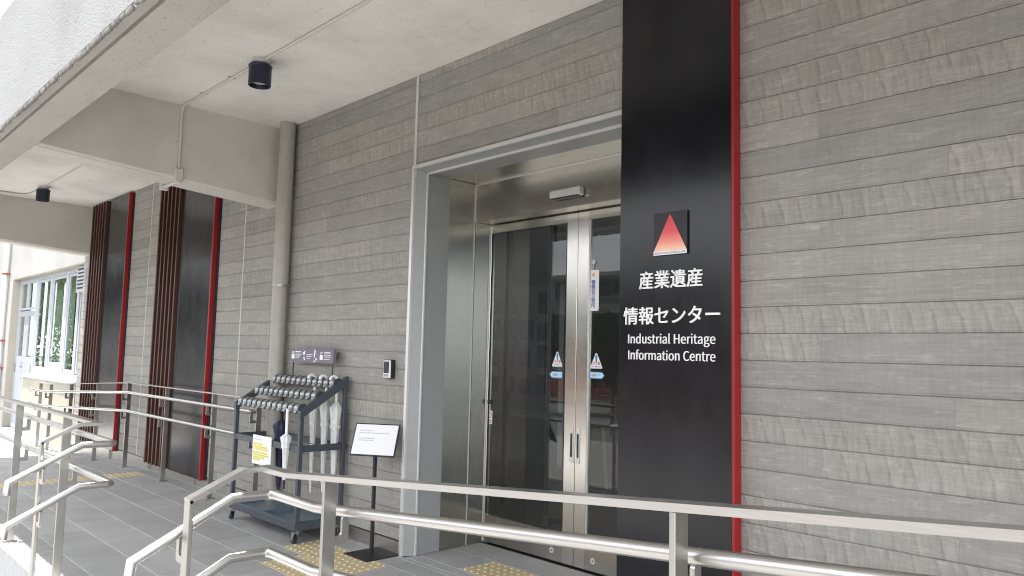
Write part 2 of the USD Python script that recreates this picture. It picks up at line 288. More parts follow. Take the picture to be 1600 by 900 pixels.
def tube(pts, r, n=16, cap=True, closed=False):
    """A round bar through the points, mitred at the corners."""
    P = [np.array(p, float) for p in pts]; V, F = [], []
    ref = None
    for i, p in enumerate(P):
        a = P[i]-P[i-1] if i else P[1]-P[0]; b = P[i+1]-P[i] if i < len(P)-1 else a
        a = a/np.linalg.norm(a); b = b/np.linalg.norm(b); t = a+b; t /= np.linalg.norm(t)
        if ref is None:
            ref = np.array([0, 0, 1.0]) if abs(t[2]) < 0.9 else np.array([1.0, 0, 0])
        u = np.cross(t, ref); u /= np.linalg.norm(u); w = np.cross(u, t); ref = w
        k = 1/max(0.35, float(np.dot(t, a))); bis = b-a
        bn = np.linalg.norm(bis); bis = bis/bn if bn > 1e-6 else None
        rr = r[i] if np.ndim(r) else r
        for j in range(n):
            q = 2*math.pi*j/n; d = u*math.cos(q)+w*math.sin(q)
            if bis is not None: d = d+bis*(np.dot(d, bis))*(k-1)
            V.append(p+d*rr)
    for i in range(len(P)-1):
        for j in range(n):
            a, b, c, d = i*n+j, i*n+(j+1) % n, (i+1)*n+j, (i+1)*n+(j+1) % n
            F += [[a, b, d], [a, d, c]]
    if cap:
        for base, flip in ((0, True), ((len(P)-1)*n, False)):
            V.append(P[0] if flip else P[-1]); c = len(V)-1
            for j in range(n):
                e = [c, base+j, base+(j+1) % n]; F.append(e[::-1] if flip else e)
    t = trimesh.Trimesh(np.array(V), np.array(F), process=False)
    if t.volume < 0: t.invert()
    return t
def arc_path(a, corner, b, r, n=6):
    """Points of a rounded corner between the legs a-corner-b."""
    a, c, b = map(lambda q: np.array(q, float), (a, corner, b))
    da = (a-c)/np.linalg.norm(a-c); db = (b-c)/np.linalg.norm(b-c)
    p0, p2 = c+da*r, c+db*r
    return [tuple((1-t)**2*p0+2*t*(1-t)*c+t*t*p2) for t in np.linspace(0, 1, n)]
def cyl(c, r, z0, z1, n=24, r2=None):
    return tube([(c[0], c[1], z0), (c[0], c[1], z1)], [r, r if r2 is None else r2], n)
def flat_bar(pts, width, thick, normal=None):
    """A flat bar through points lying in a plane with horizontal side direction given by each leg; mitred. width: across (horizontal), thick: vertical."""
    P = [np.array(p, float) for p in pts]; V, F = [], []
    for i, p in enumerate(P):
        a = P[i]-P[i-1] if i else P[1]-P[0]; b = P[i+1]-P[i] if i < len(P)-1 else a
        a = a/np.linalg.norm(a); b = b/np.linalg.norm(b)
        sa = np.cross(a, [0, 0, 1.0]); sa /= np.linalg.norm(sa); sb = np.cross(b, [0, 0, 1.0]); sb /= np.linalg.norm(sb)
        s = sa+sb; s /= np.linalg.norm(s); s = s/max(0.4, float(np.dot(s, sa)))
        ua = np.cross(sa, a); ub = np.cross(sb, b); u = ua+ub; u /= np.linalg.norm(u); u = u/max(0.4, float(np.dot(u, ua)))
        bev = 0.0015
        for (x, y) in ((-1, -1), (1, -1), (1, 1), (-1, 1)):
            V.append(p+s*x*width/2+u*y*thick/2)
    for i in range(len(P)-1):
        for j in range(4):
            q, w = i*4, (i+1)*4
            F += [[q+j, q+(j+1) % 4, w+(j+1) % 4], [q+j, w+(j+1) % 4, w+j]]
    F += [[0, 2, 1], [0, 3, 2]]; e = (len(P)-1)*4; F += [[e, e+1, e+2], [e, e+2, e+3]]
    t = trimesh.Trimesh(np.array(V), np.array(F), process=False)
    if t.volume < 0: t.invert()
    return t
def glyph_poly(ch):
    adv, s = GLYPHS[ch]; out = []
    for pg in s.split('/'):
        rings = [[tuple(map(float, q.split(','))) for q in r.split(' ')] for r in pg.split('|')]
        P = Polygon(rings[0], [r for r in rings[1:] if len(r) > 2])
        if not P.is_valid: P = P.buffer(0)
        out += list(getattr(P, 'geoms', [P]))
    return adv, out
def glyph_mesh(ch, x, z, w, h, y_back, depth, adv_units=200.0):
    """A character as a raised letter on a wall facing -y: its 200-unit em scaled to w x h, baseline at z."""
    adv, polys = glyph_poly(ch); mb = MB()
    for P in polys:
        P = affinity.scale(P, w/200.0, h/200.0, origin=(0, 0))
        if P.area < 1e-9: continue
        m = trimesh.creation.extrude_polygon(P, depth, engine='earcut'); v = m.vertices
        mb.add(np.stack([v[:, 0]+x, y_back-v[:, 2], v[:, 1]+z], 1), m.faces)
    return mb.mesh(), adv*w/200.0

GLYPHS = {
 '産': (200, '5,-10 5,-6 16,17 21,40 23,63 23,108 67,110 53,130 53,134 21,134 21,151 90,151 91,153 84,164 97,171 104,166 114,151 181,151 181,134 151,134 154,131 154,127 143,110 187,109 187,92 121,91 123,89 124,72 176,72 175,56 123,55 123,39 170,39 171,24 124,23 123,4 187,3 187,-14 42,-14 42,3 103,3 104,22 59,23 58,39 52,37 42,44 39,42 37,24 30,0 20,-19 16,-19 15,-16|74,134 85,116 86,109 121,109 125,114 134,133|74,90 83,87 79,72 104,73 104,92 74,92|70,56 59,39 103,39 104,55|41,91 41,49 56,67 67,92 43,92'),
 '業': (200, '5,-1 6,2 20,5 44,14 70,29 12,30 12,47 90,48 89,57 30,58 30,73 89,73 90,83 20,84 20,100 62,101 53,118 12,118 12,135 42,136 35,150 28,160 28,164 39,168 44,168 55,152 63,135 72,136 73,171 90,170 91,135 110,136 111,171 128,170 129,135 141,135 157,168 175,164 176,161 161,136 188,135 189,119 149,118 139,101 181,100 182,84 111,84 109,82 110,73 171,73 172,58 110,57 109,48 189,47 189,30 130,29 136,24 160,12 183,4 194,2 195,-1 188,-8 185,-15 179,-15 150,-4 130,7 110,22 109,-18 90,-17 89,21 59,1 19,-15 15,-14|76,118 83,100 118,100 126,117'),
 '遺': (200, '3,-4 3,-1 20,17 33,25 33,83 8,84 8,102 51,102 52,22 60,15 90,30 71,32 72,99 174,98 174,32 155,30 184,16 179,5 197,6 193,-12 191,-14 146,-16 88,-15 68,-10 58,-5 41,8 36,7 28,-1 17,-18 14,-18 11,-15|115,26 82,5 85,4 108,2 153,3 169,5 161,10 131,22 129,24 132,30 131,31 116,31|89,45 154,44 155,49 90,50|89,63 154,62 155,67 90,68|89,81 154,80 155,85 90,86/54,105 55,119 112,119 111,124 70,124 69,158 111,159 113,170 130,170 132,159 175,159 174,124 132,124 131,119 191,119 192,117 191,105|131,138 155,137 157,139 157,145 132,146|87,138 111,137 112,145 88,146/15,157 15,160 18,163 26,168 30,168 57,140 61,135 61,132 49,122 46,122 36,136'),
 '情': (200, '3,78 10,105 12,129 14,132 28,131 29,170 46,169 46,139 48,138 54,141 58,140 68,115 69,109 66,108 67,106 116,106 115,115 70,115 70,130 115,130 116,138 66,139 66,155 115,155 116,170 134,170 136,155 186,155 188,153 187,139 135,138 136,130 182,130 182,115 136,115 135,107 192,106 194,104 193,90 60,90 59,103 54,105 49,122 46,124 45,-18 28,-17 28,106 25,104 24,92 19,73 15,72 4,76/73,81 177,82 178,-4 176,-11 169,-16 160,-18 138,-17 134,-6 134,-1 158,-1 160,1 159,13 92,13 91,-18 73,-18|91,30 93,28 158,28 160,30 160,39 92,40|91,57 93,55 158,55 160,57 160,65 92,66'),
 '報': (200, '102,-17 102,160 183,161 184,114 182,109 178,105 172,103 141,102 136,118 166,119 166,142 121,143 120,94 181,93 189,89 185,69 179,51 166,23 175,12 196,-1 196,-4 185,-17 182,-17 169,-8 154,7 138,-10 126,-19 121,-16 119,-18|136,74 148,47 153,41 162,58 167,76 137,77|120,2 124,2 138,16 142,23 121,65/8,23 8,40 45,41 44,58 12,59 12,74 28,75 29,78 21,100 8,100 8,117 45,118 45,133 14,133 13,148 14,150 44,150 45,169 62,170 63,150 93,149 93,133 64,133 63,117 98,117 98,100 88,100 88,96 77,76 94,75 95,59 64,58 63,41 98,40 99,24 63,23 63,-17 46,-18 45,23|39,100 44,86 46,75 57,75 60,78 70,99'),
 'セ': (200, '13,75 10,95 12,96 30,98 59,104 59,157 81,156 79,139 80,108 148,121 163,126 169,125 179,117 179,114 155,74 133,47 129,47 116,55 116,59 135,79 147,98 148,102 79,88 79,28 83,17 92,14 102,13 132,14 170,19 170,-1 145,-5 92,-6 76,-3 68,1 61,10 59,20 59,84'),
 'ン': (200, '26,11 29,15 52,19 78,28 100,39 118,50 138,67 150,80 163,97 172,115 174,117 178,115 186,101 184,92 163,63 142,42 128,31 111,20 87,8 62,-1 41,-6 38,-6 35,-3/32,133 33,137 44,148 47,148 85,119 98,107 98,103 86,91 83,90 65,108'),
 'タ': (200, '16,77 40,95 61,117 77,141 88,165 109,159 109,156 99,136 153,136 163,138 177,129 164,94 154,74 142,56 163,39 162,34 157,28 149,21 128,39 119,29 98,12 82,2 54,-11 50,-11 46,-8 35,2 35,4 60,14 78,24 96,36 111,51 73,77 70,80 71,83 81,93 85,93 125,68 144,101 149,117 86,118 67,94 35,66 30,65'),
 'ー': (200, '18,66 18,87 20,89 181,88 181,65'),
 'C': (128, '12,87 16,105 23,120 28,127 44,141 55,146 69,149 89,148 106,141 116,132 116,129 107,119 101,125 89,131 73,133 63,131 55,127 42,116 35,102 32,92 31,61 35,44 41,31 49,22 60,16 72,13 86,14 100,20 109,29 117,23 120,17 108,6 89,-2 67,-3 45,4 29,17 18,35 12,59'),
 'H': (146, '20,147 39,147 39,85 106,85 107,147 126,147 126,0 107,0 106,69 39,69 39,0 20,0'),
 'I': (59, '20,147 39,147 39,0 20,0'),
 'a': (113, '12,21 13,39 19,49 25,54 49,64 78,69 78,77 74,87 64,95 52,96 43,94 23,84 17,97 35,107 52,111 71,110 82,105 91,95 96,80 97,0 82,0 79,12 60,0 49,-3 37,-3 20,5 16,10|29,30 32,18 40,13 54,12 63,15 78,26 78,55 62,54 40,46 31,37'),
 'd': (124, '11,40 12,71 16,83 22,93 35,105 52,111 69,110 88,100 87,159 105,159 106,0 91,0 88,12 79,4 66,-2 49,-3 40,-1 29,5 22,12 16,22|30,64 30,42 33,31 37,23 44,16 60,12 77,18 87,27 87,84 78,91 68,95 60,96 48,93 37,83 34,77'),
 'e': (111, '10,51 11,67 14,78 21,91 29,100 42,108 53,111 75,109 86,103 98,87 102,72 102,50 30,50 29,42 36,25 44,17 53,13 73,12 92,20 98,8 86,1 70,-3 55,-3 43,0 29,8 18,21 12,36|29,69 29,63 85,63 86,72 82,84 77,91 66,96 53,96 43,92 35,84'),
 'f': (65, '7,94 7,108 21,110 22,137 28,152 35,158 46,162 60,162 71,159 67,145 60,147 48,146 43,142 40,134 40,110 63,109 63,95 40,93 40,0 21,0 21,93'),
 'g': (113, '10,-25 10,-17 14,-7 26,4 19,11 16,20 19,33 28,43 19,53 14,68 15,82 20,94 33,106 48,111 62,111 69,109 108,109 108,95 87,94 92,87 95,74 93,59 88,49 80,41 67,35 49,34 38,37 32,28 33,19 41,14 82,13 101,7 107,1 110,-7 110,-18 104,-31 93,-41 76,-48 64,-50 45,-50 31,-47 21,-42 14,-35|26,-16 28,-27 40,-35 48,-37 66,-37 83,-31 90,-23 92,-13 91,-9 82,-3 44,-2 38,0 30,-7|33,66 36,56 42,50 55,46 61,47 68,50 76,61 78,68 77,81 72,91 64,96 55,98 46,96 40,93 34,84 32,78'),
 'i': (55, '16,138 16,148 21,154 31,155 39,149 40,140 34,132 21,132/18,109 37,109 37,0 18,0'),
 'l': (57, '18,158 37,159 37,16 41,12 46,12 48,-2 44,-3 33,-3 27,-1 22,4 19,11'),
 'm': (185, '18,0 18,109 33,109 36,93 51,106 64,111 76,111 86,108 95,100 100,91 117,106 130,111 142,111 149,109 160,101 165,92 168,80 168,0 150,0 150,74 145,89 134,95 127,95 117,91 102,77 102,0 84,0 84,75 80,88 76,92 68,95 61,95 51,91 37,78 37,0'),
 'n': (122, '18,109 33,109 36,93 50,105 66,111 86,109 98,100 105,80 105,0 87,0 87,74 82,89 71,95 58,94 45,87 37,78 37,0 18,0'),
 'o': (121, '10,51 13,75 20,90 36,105 54,111 76,109 91,101 103,87 109,72 111,61 109,35 102,19 87,4 67,-3 45,-1 30,7 22,15 15,27|29,59 31,38 35,28 45,16 57,12 64,12 76,16 87,29 92,45 92,62 85,83 77,91 67,95 54,95 44,91 37,84 31,70'),
 'r': (78, '18,109 33,109 36,91 45,102 53,108 62,111 73,111 78,109 75,93 64,95 53,92 45,85 37,70 37,0 18,0'),
 's': (94, '7,11 7,14 15,24 34,13 51,11 63,15 69,26 68,33 63,40 27,56 18,63 13,72 12,78 13,88 17,97 25,105 42,111 62,110 81,101 83,97 75,87 61,95 47,97 35,93 30,84 30,78 34,71 41,67 71,55 82,45 86,36 86,23 81,11 74,4 64,-1 54,-3 30,-1'),
 't': (75, '5,95 5,108 23,110 25,140 40,139 40,109 69,109 69,94 40,93 40,26 43,17 49,13 61,12 69,15 72,5 71,0 58,-3 46,-3 34,1 27,8 22,22 22,93'),
 'u': (121, '17,109 35,109 35,36 38,23 47,14 61,13 74,19 85,32 85,109 103,109 103,0 88,0 86,16 72,3 56,-3 36,-1 24,8 17,28'),
 '警': (200, '4,113 27,144 8,147 8,161 30,162 33,171 49,171 51,162 66,162 68,171 84,171 87,162 107,162 107,146 87,146 85,141 99,139 101,132 114,146 127,172 142,168 140,155 193,153 193,140 178,138 161,110 195,95 186,80 189,77 188,62 12,62 12,78 88,80 65,81 61,89 39,89 36,83 22,83 20,105 13,104|112,79 178,78 179,79 146,97|136,138 147,122 157,137|96,93 101,92 104,98 132,109 122,124 110,114 99,119|73,122 73,98 76,97 80,123|50,140 66,139 67,145 51,146|37,104 55,103 56,108 38,109/34,-18 35,24 167,23 166,-19 147,-19 145,-14 55,-14 52,-20|55,9 55,1 146,2 145,9/35,39 38,43 35,47 37,59 165,58 165,45 162,43 165,41 164,27 37,27'),
 '察': (200, '5,50 7,55 37,69 23,82 16,80 6,94 29,108 51,134 32,136 29,118 11,119 13,155 88,155 85,168 104,172 114,155 189,153 189,119 180,118 155,80 172,70 196,62 196,58 186,45 171,48 170,31 145,30 190,1 179,-14 125,18 125,23 133,31 113,31 111,-10 100,-17 70,-18 64,-2 66,1 92,1 92,30 69,31 75,23 64,11 21,-16 9,0 38,15 54,30 31,31 29,43 15,38|114,136 117,125 168,127 167,136|62,63 47,50 163,51 141,65 137,59 66,59|129,107 140,92 151,106|101,113 80,78 124,79|69,127 95,124 97,135 72,136|56,109 69,98 76,108|38,91 52,80 58,85 43,97'),
 '官': (200, '12,151 91,152 87,168 107,172 116,152 187,152 188,111 168,110 165,132 34,132 33,111 13,110/37,-17 38,120 161,120 161,63 59,63 58,51 168,50 169,-17 149,-18 147,-10 59,-10 57,-19|58,11 147,9 148,29 59,30|59,83 140,82 141,100 59,101'),
 '立': (200, '8,9 106,10 120,48 135,105 142,107 157,104 158,98 129,11 191,10 192,-10 9,-11/16,114 18,133 92,133 83,168 100,173 112,146 113,133 184,132 183,112/44,99 46,104 65,106 84,29 85,18 82,16 63,14'),
 '寄': (200, '8,60 9,77 29,77 27,87 58,93 81,107 35,108 33,117 31,114 13,114 13,155 89,155 87,169 105,173 114,155 188,154 187,114 168,115 166,108 117,107 166,87 166,77 192,76 190,58 163,57 163,-6 158,-15 144,-19 118,-19 111,1 54,1 51,-9 33,-8 34,52 118,52 118,1 141,0 141,58|113,136 112,126 168,125 167,136|96,93 74,77 137,78|54,34 54,19 100,20 99,34|32,125 89,126 91,135 33,136'),
 '所': (200, '78,-9 93,16 102,47 104,150 179,169 190,156 189,150 125,133 127,103 195,101 193,83 171,82 171,-18 150,-17 149,83 125,82 120,28 114,10 99,-15 91,-20/3,-9 16,46 17,151 90,167 101,153 100,149 72,140 39,135 37,122 91,120 91,56 37,55 32,12 21,-18 15,-19|37,76 71,75 71,101 37,101'),
 '牛': (200, '9,51 9,72 91,73 90,114 48,114 27,81 7,91 26,119 45,166 65,161 58,135 91,135 92,171 112,171 114,135 182,133 180,114 113,113 113,72 192,72 193,53 113,51 112,-19 91,-17 91,51'),
 '込': (200, '5,0 20,18 35,28 35,72 8,73 8,93 55,92 55,27 77,12 105,7 196,9 192,-8 183,-11 91,-11 71,-6 44,11 17,-15/59,31 86,58 106,100 112,128 88,153 101,168 122,149 132,134 164,58 174,47 192,37 193,32 184,17 163,27 143,51 126,93 109,54 81,22 72,18/13,157 24,168 30,168 58,140 61,131 45,121'),
 '署': (200, '4,36 5,41 72,61 10,62 9,80 84,82 83,90 28,92 30,108 83,108 84,114 21,116 21,163 181,163 182,118 169,115 182,103 158,82 190,81 192,63 124,62 112,55 173,54 173,-18 154,-18 152,-12 71,-12 69,-19 52,-19 50,32 13,22|148,108 151,102 165,115 104,115 105,108|160,133 160,146 133,145 134,133|70,6 152,5 153,12 71,13|71,37 71,30 153,31 152,37|105,90 105,81 119,81 131,89|86,134 112,133 113,145 87,146|40,134 65,133 66,145 41,146'),
 '注': (200, '57,-11 58,7 116,8 116,53 71,55 73,73 116,73 116,112 65,113 64,132 122,133 107,162 108,167 121,172 127,170 135,157 144,133 189,133 189,113 138,112 138,73 182,73 183,54 138,53 138,8 194,7 195,-12/16,153 21,164 29,169 60,153 68,143 60,131 55,130/11,-5 49,62 54,64 66,49 33,-11 25,-17/5,99 18,114 47,99 57,89 48,75 43,75'),
 '意': (200, '12,107 13,124 56,125 50,138 22,138 22,156 89,156 86,169 100,173 106,172 115,156 178,156 178,138 152,138 144,125 190,122 188,106|75,138 80,124 120,124 127,137/35,100 165,101 166,38 162,36 181,14 189,-4 171,-10 145,27 155,37 108,37 125,22 125,18 111,8 79,31 79,37 36,37|56,54 144,53 145,61 56,62|56,85 56,78 145,79 144,85/77,31 79,1 125,1 129,19 135,21 149,14 144,-9 136,-16 125,-18 80,-18 63,-14 57,-5 57,32/9,-5 34,34 52,27 28,-13 23,-14'),
 '自': (200, '30,-19 30,143 80,144 90,172 111,169 105,144 172,144 173,-18 154,-19 151,-8 52,-8 48,-20|51,57 151,56 152,78 52,79|51,100 151,99 152,122 52,124|52,36 52,12 152,13 151,36'),
 '動': (200, '8,-12 7,7 49,12 48,22 11,24 12,40 49,41 47,47 12,47 11,110 47,112 49,118 7,119 5,122 7,137 48,137 49,144 13,142 9,159 99,169 108,153 70,146 69,137 110,137 111,124 127,124 128,167 146,169 149,166 148,124 190,123 187,21 184,1 175,-15 162,-19 138,-19 131,-2 133,2 159,1 163,6 168,45 169,104 147,103 144,65 135,29 121,2 100,-20 95,-20 83,-4|107,40 109,25 121,55 126,105 108,104 107,47 69,46 70,40|69,13 103,16 107,21 69,22|70,119 70,113 104,114 103,119|69,64 88,63 89,71 70,72|69,89 88,88 89,95 70,96|30,64 48,63 49,71 31,72|30,89 48,88 49,95 31,96'),
 'ド': (200, '141,148 143,152 157,157 177,123 161,116/57,-10 58,155 82,154 82,100 166,68 159,47 154,46 114,65 81,76 80,-12/117,138 119,142 133,147 152,112 136,106'),
 'ア': (200, '22,126 24,149 178,148 189,138 164,99 133,70 119,78 115,85 145,110 154,126/33,3 34,7 63,23 79,46 86,78 85,110 108,112 106,56 90,19 73,2 52,-11'),
 'A': (122, '-2,3 47,148 73,150 124,-1 98,-1 84,42 37,42 22,-2 -1,-3|60,119 44,63 78,64'),
 'D': (138, '17,148 67,150 83,147 102,138 118,121 128,92 128,56 115,22 97,6 67,-3 17,-1|42,19 61,18 83,25 95,36 101,50 104,81 101,98 86,121 72,127 42,128'),
 'E': (118, '17,148 107,149 108,131 105,128 42,127 42,88 96,88 97,67 42,66 42,20 108,19 108,-3 17,-1'),
 'F': (110, '17,-1 17,148 106,150 108,131 105,128 42,127 42,85 95,85 98,66 96,63 42,63 42,0 40,-3'),
 'G': (138, '9,59 9,86 15,110 27,130 41,142 64,151 87,152 107,146 124,133 113,116 84,130 57,124 42,110 34,85 34,61 40,40 55,22 75,16 90,17 103,23 103,56 73,57 72,77 126,77 126,12 113,2 93,-5 69,-6 40,4 20,25'),
 'L': (109, '17,148 40,150 42,147 42,20 104,19 104,-3 17,-1'),
 'M': (162, '17,148 45,149 82,49 118,150 145,149 144,-3 122,-2 122,97 90,13 73,12 40,99 40,-1 17,-1'),
 'N': (145, '17,148 42,149 104,41 104,149 127,149 126,-3 102,-1 40,108 41,0 39,-3 17,-1'),
 'O': (148, '9,59 9,88 15,112 27,132 50,148 82,152 101,147 123,130 133,113 140,82 137,46 124,18 101,-1 66,-6 42,2 19,26|35,60 42,36 55,21 78,16 95,22 109,41 115,67 113,94 101,119 78,130 53,124 42,112 36,96'),
 'R': (127, '17,148 84,149 103,142 112,134 120,114 119,92 111,76 89,62 121,8 123,-3 97,-1 63,59 42,58 41,-2 17,-1|42,81 70,80 88,86 96,102 93,119 77,128 42,129'),
 'S': (119, '7,16 7,21 19,34 42,20 65,16 81,21 89,35 87,46 80,54 37,73 21,86 13,108 20,133 35,146 55,152 80,150 102,139 109,130 97,116 76,128 59,130 41,122 38,109 44,98 92,76 107,63 114,37 104,11 83,-3 52,-6 32,-1'),
 'T': (120, '3,130 5,150 116,149 117,131 114,128 72,127 71,-3 48,-2 48,127'),
 'U': (144, '17,149 41,149 43,39 54,21 68,16 91,21 102,40 104,149 128,148 127,42 118,16 103,1 81,-6 57,-5 37,4 25,18 17,45'),
}

# ================================================================ ground, platform, steps
ST = 'structure'
g = thing('ground', kind=ST)
part(g, 'paving_sheet', MB().box(-150, 150, -150, 60, -0.70, -0.50), 'asphalt')
part(g, 'forecourt', MB().box(-60, 60, -9.0, -2.129, -0.499, -0.45), 'paving')
Y_EDGE, ROW, TLEN = -2.14, 0.327, 0.654
X_RAMP, X_LOW, DROP = -10.2, -14.1, 0.19
plat = thing('platform', kind=ST)
prof = [(4.0, -0.003), (X_RAMP, -0.003), (X_LOW, -DROP-0.003), (-17.2, -DROP-0.003), (-17.2, -0.46), (4.0, -0.46)]
part(plat, 'slab', prism(prof, Y_EDGE+0.012, 0.0, 'y'), 'grout')
part(plat, 'recess_slab', box(-4.66, -2.70, 0.0, 0.748, -0.2, -0.003), 'grout')
part(plat, 'riser', box(-17.2, 4.0, Y_EDGE, Y_EDGE+0.011, -0.459, -0.02), 'riser')
part(plat, 'landing_apron', MB().box(-60, -17.21, -6.0, 0.6, -0.459, -DROP-0.006), 'pale_floor')
def floor_z(x):
    return 0.0 if x >= X_RAMP else -DROP if x <= X_LOW else -DROP*(X_RAMP-x)/(X_RAMP-X_LOW)
def tile(x0, x1, y0, y1, m, name='floor_tile', parent=plat):
    b, z0, z1 = 0.003, floor_z(x0), floor_z(x1)
    V = [[x0, y0, z0-.02], [x1, y0, z1-.02], [x1, y1, z1-.02], [x0, y1, z0-.02], [x0, y0, z0-b*.6], [x1, y0, z1-b*.6], [x1, y1, z1-b*.6], [x0, y1, z0-b*.6],
         [x0+b, y0+b, z0], [x1-b, y0+b, z1], [x1-b, y1-b, z1], [x0+b, y1-b, z0]]
    Q = [[0, 1, 5, 4], [1, 2, 6, 5], [2, 3, 7, 6], [3, 0, 4, 7], [4, 5, 9, 8], [5, 6, 10, 9], [6, 7, 11, 10], [7, 4, 8, 11], [8, 9, 10, 11]]
    return part(parent, name, (V, Q), m)
g2 = 0.0035
rows = [(-0.05, 0.0), (-0.22, -0.05)]+[(-0.22-ROW*(k+1), -0.22-ROW*k) for k in range(5)]
# cells that are yellow tactile tiles (row, x0, x1)
TACT = [(2, -5.50, -4.53), (3, -5.19, -4.53), (2, -9.78, -9.45), (3, -9.78, -9.45), (4, -9.78, -9.45), (5, -9.78, -9.45), (6, -9.78, -9.45)]
def split(a, b, cuts):
    out = [(a, b)]
    for c0, c1 in cuts:
        nxt = []
        for p, q in out:
            if c1 <= p or c0 >= q: nxt.append((p, q)); continue
            if c0-p > 0.02: nxt.append((p, c0))
            if q-c1 > 0.02: nxt.append((c1, q))
        out = nxt
    return out
for i, (y0, y1) in enumerate(rows):
    cuts = [(a, b) for r, a, b in TACT if r == i]
    xs = [X_RAMP, X_LOW]
    x = 0.9-(0.327 if i % 2 else 0.0)
    while x > -14.1:
        a, b = max(x-TLEN, X_LOW), x
        pieces = [(a, X_RAMP), (X_RAMP, b)] if a < X_RAMP-.02 and b > X_RAMP+.02 else [(a, b)]
        for p, q in pieces:
            for s, e in split(p, q, cuts):
                if e-s > 0.03:
                    tile(s+g2, e-g2, y0+g2, y1-g2, rng.choice(['tile', 'tile', 'tile2', 'tile3']))
        x -= TLEN
x = 0.9
while x > -14.0:          # grooved edge tiles above the riser
    a = max(x-TLEN, X_LOW)
    mb = MB(); z0, z1 = floor_z(a), floor_z(x)
    for (p, q) in ((Y_EDGE, -2.075), (-2.066, -2.045), (-2.036, -2.015), (-2.006, -1.858)):
        V = [[a+g2, p, z0-.02], [x-g2, p, z1-.02], [x-g2, q, z1-.02], [a+g2, q, z0-.02], [a+g2, p, z0], [x-g2, p, z1], [x-g2, q, z1], [a+g2, q, z0]]
        f = np.array([[0, 1, 5, 4], [1, 2, 6, 5], [2, 3, 7, 6], [3, 0, 4, 7], [4, 5, 6, 7], [3, 2, 1, 0]])
        mb.add(V, np.vstack([f[:, [0, 1, 2]], f[:, [0, 2, 3]]]))
    part(plat, 'edge_tile', mb, 'nosing'); x -= TLEN
for i, (y0, y1) in enumerate([(0.0, 0.107), (0.107, 0.434), (0.434, 0.735)]):
    x = -2.71-(0.327 if i % 2 else 0.1)
    xs = [-2.71]
    while xs[-1] > -4.64:
        xs.append(max(x, -4.645)); x -= TLEN
    for b, a in zip(xs[:-1], xs[1:]):
        for s, e in split(a, b, [(-4.17, -3.516)] if i == 1 else []):
            if e-s > .03: tile(s+g2, e-g2, y0+g2, y1-g2, rng.choice(['tile', 'tile', 'tile2', 'tile3']))
steps = thing('steps', kind=ST)
for k in range(2):
    part(steps, 'tread', box(-5.05, -2.62, Y_EDGE-0.30*(k+1), Y_EDGE-0.30*k-0.002, -0.459, -0.15*(k+1), 0.006), 'tile')
def tactile_tile(parent, x0, x1, y0, y1, bars=False, n=5):
    t = tile(x0+g2, x1-g2, y0+g2, y1-g2, 'tactile', 'tactile_tile', parent)
    mb = MB(); z = floor_z((x0+x1)/2)
    if bars:
        for k in range(4):
            xx = x0+(k+.5)*(x1-x0)/4
            mb.tm(prism([(xx-.016, z-.002), (xx+.016, z-.002), (xx+.010, z+.005), (xx-.010, z+.005)], y0+.02, y1-.02, 'y'))
    else:
        for a in range(n):
            for b in range(n):
                cx, cy = x0+(a+.5)*(x1-x0)/n, y0+(b+.5)*(y1-y0)/n
                mb.tm(tube([(cx, cy, z-.001), (cx, cy, z+.003), (cx, cy, z+.005)], [.0135, .012, .008], 10))
    part(t, 'raised_dots', mb, 'dome', smooth=40, kind='stuff')
def tactile(label, cells):
    t = thing('tactile_paving', label, 'tactile paving')
    for (y0, y1, x0, x1) in cells:
        n = max(1, round((x1-x0)/0.325)); w = (x1-x0)/n
        for k in range(n): tactile_tile(t, x0+k*w, x0+(k+1)*w, y0, y1)
tactile('yellow dotted tactile tiles between the umbrella rack and the notice stand', [(*rows[2], -5.50, -4.53), (*rows[3], -5.19, -4.53)])
tactile('yellow dotted tactile tiles right before the automatic glass door', [(0.107, 0.434, -4.17, -3.516)])
tactile('strip of yellow tactile tiles across the walkway behind the left handrail', [(*rows[k], -9.78, -9.45) for k in range(2, 7)])

# ================================================================ building: backing, cladding, skirting
WALL_TOP, Z0, PITCHZ = 3.655, 0.0607, 0.1308351
bld = thing('museum_building', 'grey board-clad wall of the visitor centre under the canopy', 'building')
part(bld, 'wall_core', MB().box(-13.43, -4.70, 0.020, 0.30, -0.45, 3.66).box(-2.64, 4.0, 0.020, 0.30, -0.45, 3.66).box(-4.70, -2.64, 0.020, 0.30, 2.94, 3.66), 'backing')
part(bld, 'upper_wall', box(-13.43, 4.0, 0.02, 0.30, 3.97, 8.0), 'render')
part(bld, 'end_wall', box(-13.43, -13.13, 0.301, 6.0, -0.45, 8.0), 'render')
skx = [-13.43, -10.49, -7.65, -4.72]
for a, b in zip(skx[:-1], skx[1:]): part(bld, 'skirting_panel', box(a+.002, b-.002, -0.004, 0.019, floor_z(a)-.01 if a < -10.2 else -.001, 0.094, 0.002), 'skirt')
part(bld, 'skirting_panel', box(-1.94, 1.0, -0.004, 0.019, -.001, 0.094, 0.002), 'skirt')
part(bld, 'skirting_gap', MB().box(-13.43, -4.72, 0.004, 0.0195, 0.0945, 0.105).box(-1.94, 1.0, 0.004, 0.0195, 0.0945, 0.105), 'dark')
def plank(x0, x1, z0, z1, m):
    g = 0.0115 if z0 > 0.12 else 0.0
    poly = [(0.0190, z0), (0.0095, z0), (0.0095, z0+.0038), (0.0036, z0+.0042), (0.0030, z0+g), (0.0010, z0+g+.0003), (0.0, z0+g+.0015), (0.0, z1-.001), (0.001, z1), (0.019, z1)]
    if g == 0: poly = [(0.019, z0), (0.001, z0), (0.0, z0+.001), (0.0, z1-.001), (0.001, z1), (0.019, z1)]
    part(bld, 'plank', prism(poly, x0, x1, 'x'), m)
